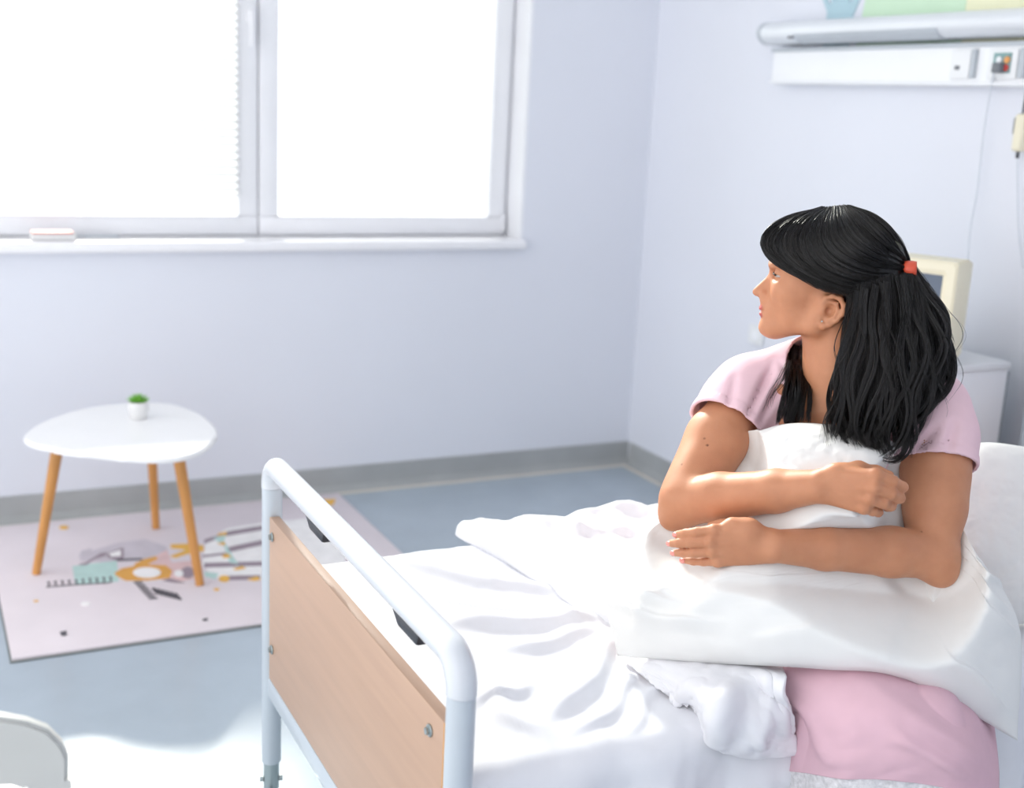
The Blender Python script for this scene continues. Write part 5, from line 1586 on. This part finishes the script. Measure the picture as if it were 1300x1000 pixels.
parts_.append(strand_set(pony, 1500, 0.00075, 0.0060, 0.015, 26, 0.004, 4, 0.002, 6, (0.7, 1.0), 0.85))
parts_.append(strand_set(lock, 620, 0.00075, 0.0028, 0.004, 18, 0.002, 5, 0.004, 6, (0.9, 1.0), 0.4))
parts_.append(strand_set(wisps, 90, 0.0006, 0.0026, 0.003, 22, 0.003, 6, 0.004, 5, (0.8, 1.0)))
parts_.append(strand_set(wis2, 40, 0.0005, 0.0030, 0.004, 20, 0.004, 7, 0.004, 6))
parts_.append(strand_set(wis3, 16, 0.0004, 0.003, 0.004, 16, 0.004, 8, 0.01, 5))
parts_.append(strand_set(wis4, 40, 0.0004, 0.004, 0.006, 16, 0.008, 9, 0.004, 8))
# loose wavy locks lying over the mass, with gaps and curling ends
lr = np.random.default_rng(99)
def lock_path(root, end, amp, turns, ph, n=9, curl=0.0):
    out_ = []
    for k in range(n):
        t = k / (n - 1)
        x = root[0] + (end[0] - root[0]) * t + amp * math.sin(turns * 2 * math.pi * t + ph) * min(1, t * 2.5) + root[3] * math.sin(math.pi * min(1, t * 1.05)) - curl * max(0, t - 0.8) ** 2 * 25
        y = root[1] + (end[1] - root[1]) * t - abs(curl) * max(0, t - 0.88) ** 2 * 60
        f_ = root[2] + (end[2] - root[2]) * t + root[4] * math.sin(math.pi * t)
        out_.append((x, y, f_))
    return out_
specs = [((1153, 344, .040, 14, .030), (1150, 560, .150), 7, 1.6, 0.3, 8), ((1155, 344, .036, 20, .020), (1166, 548, .125), 8, 1.4, 1.5, 10), ((1157, 344, .030, 22, .012), (1180, 520, .085), 7, 1.5, 3.0, 6),
         ((1158, 344, .024, 24, .006), (1192, 498, .060), 6, 1.3, 4.4, -6), ((1154, 345, .040, 12, .040), (1128, 572, .172), 8, 1.7, 2.2, 6), ((1150, 346, .046, 4, .035), (1112, 578, .176), 7, 1.5, 5.0, -8),
         ((1140, 350, .060, 10, .030), (1140, 590, .180), 9, 1.5, 0.8, 14), ((1126, 356, .076, 4, .020), (1104, 570, .180), 7, 1.6, 2.6, 8), ((1112, 360, .086, 2, .014), (1088, 566, .182), 7, 1.4, 4.0, -6),
         ((1098, 364, .090, 0, .010), (1074, 562, .180), 6, 1.6, 5.4, 6), ((1090, 368, .090, -2, .008), (1058, 562, .178), 6, 1.5, 1.0, -4), ((1146, 348, .052, 20, .030), (1156, 585, .165), 9, 1.8, 3.6, 16),
         ((1159, 343, .018, 24, .0), (1200, 488, .045), 5, 1.2, 5.6, -8), ((1120, 358, .082, 6, .016), (1122, 566, .184), 8, 1.8, 0.0, 8)]
for k, (root, end, amp, turns, ph, curl) in enumerate(specs):
    g = lock_path(root, end, amp, turns, ph, curl=curl)
    parts_.append(strand_set([[(x - 4.5, y, f_ + 0.004) for x, y, f_ in g], [(x + 4.5, y + 3, f_ + 0.006) for x, y, f_ in g]], 95, 0.0007, 0.0012, 0.003, 30, 0.002, 200 + 5 * k, 0.002, 2, (0.82, 1.0), 0.55))
# fine fly-away hairs round the outline
for k in range(14):
    e = specs[int(lr.integers(0, len(specs)))]
    g = lock_path((e[0][0] + lr.normal() * 3, e[0][1], e[0][2], e[0][3] * 1.15 + lr.normal() * 5, e[0][4] + 0.01), (e[1][0] + lr.normal() * 12, e[1][1] + lr.normal() * 14, e[1][2] + 0.012), 7 + 5 * lr.random(), 1.2 + lr.random(), 6 * lr.random(), curl=lr.normal() * 12)
    parts_.append(strand_set([g, [(x + 2, y, f_) for x, y, f_ in g]], 3, 0.00045, 0.002, 0.006, 26, 0.004, 400 + 3 * k, 0.003, 2, (0.8, 1.0)))
HVv, HFf, Hr, o_ = [], [], [], 0
for v_, f_, r_ in parts_:
    HVv.append(v_); HFf.append(np.asarray(f_) + o_); Hr.append(r_); o_ += len(v_)
hair = mesh_obj('hair', to_world(np.concatenate(HVv)), np.concatenate(HFf).tolist(), M_hair, person, smooth=True)
set_attr(hair, 'strand', np.concatenate(Hr))
hair['label'] = 'long black hair, half tied back'
# hair clip: toothed orange-red claw
M['clip'] = mat('orange_red_plastic', srgb(214, 84, 58), 0.35, var=0.05)
bm = bmesh.new()
c0 = hp(1153, 338, 25)
V_, F_ = [], []
na, nb = 13, 6
for p_ in range(na):
    t = -1.15 + 2.3 * p_ / (na - 1)
    for q_ in range(nb):
        w = (q_ / (nb - 1) - 0.5)
        rr = (9.5 + 1.5 * math.cos(w * 3.14)) * px_
        tooth = (1.8 * px_ * (1 if p_ % 3 == 0 else -0.3)) if q_ == 0 else 0
        V_.append(c0 + np.array([w * 15 * px_ - tooth + 2 * px_, math.sin(t) * rr * 0.95, (math.cos(t) * 16 - 4) * px_ + 1.5 * math.cos(w * 3.14) * px_]))
for p_ in range(na - 1):
    for q_ in range(nb - 1):
        F_.append((p_ * nb + q_, p_ * nb + q_ + 1, (p_ + 1) * nb + q_ + 1, (p_ + 1) * nb + q_))
o = mesh_obj('hair_clip', to_world(h2l(np.array(V_))), F_, M['clip'], person, smooth=True)
md = o.modifiers.new('t', 'SOLIDIFY'); md.thickness = 0.003; md.offset = 0
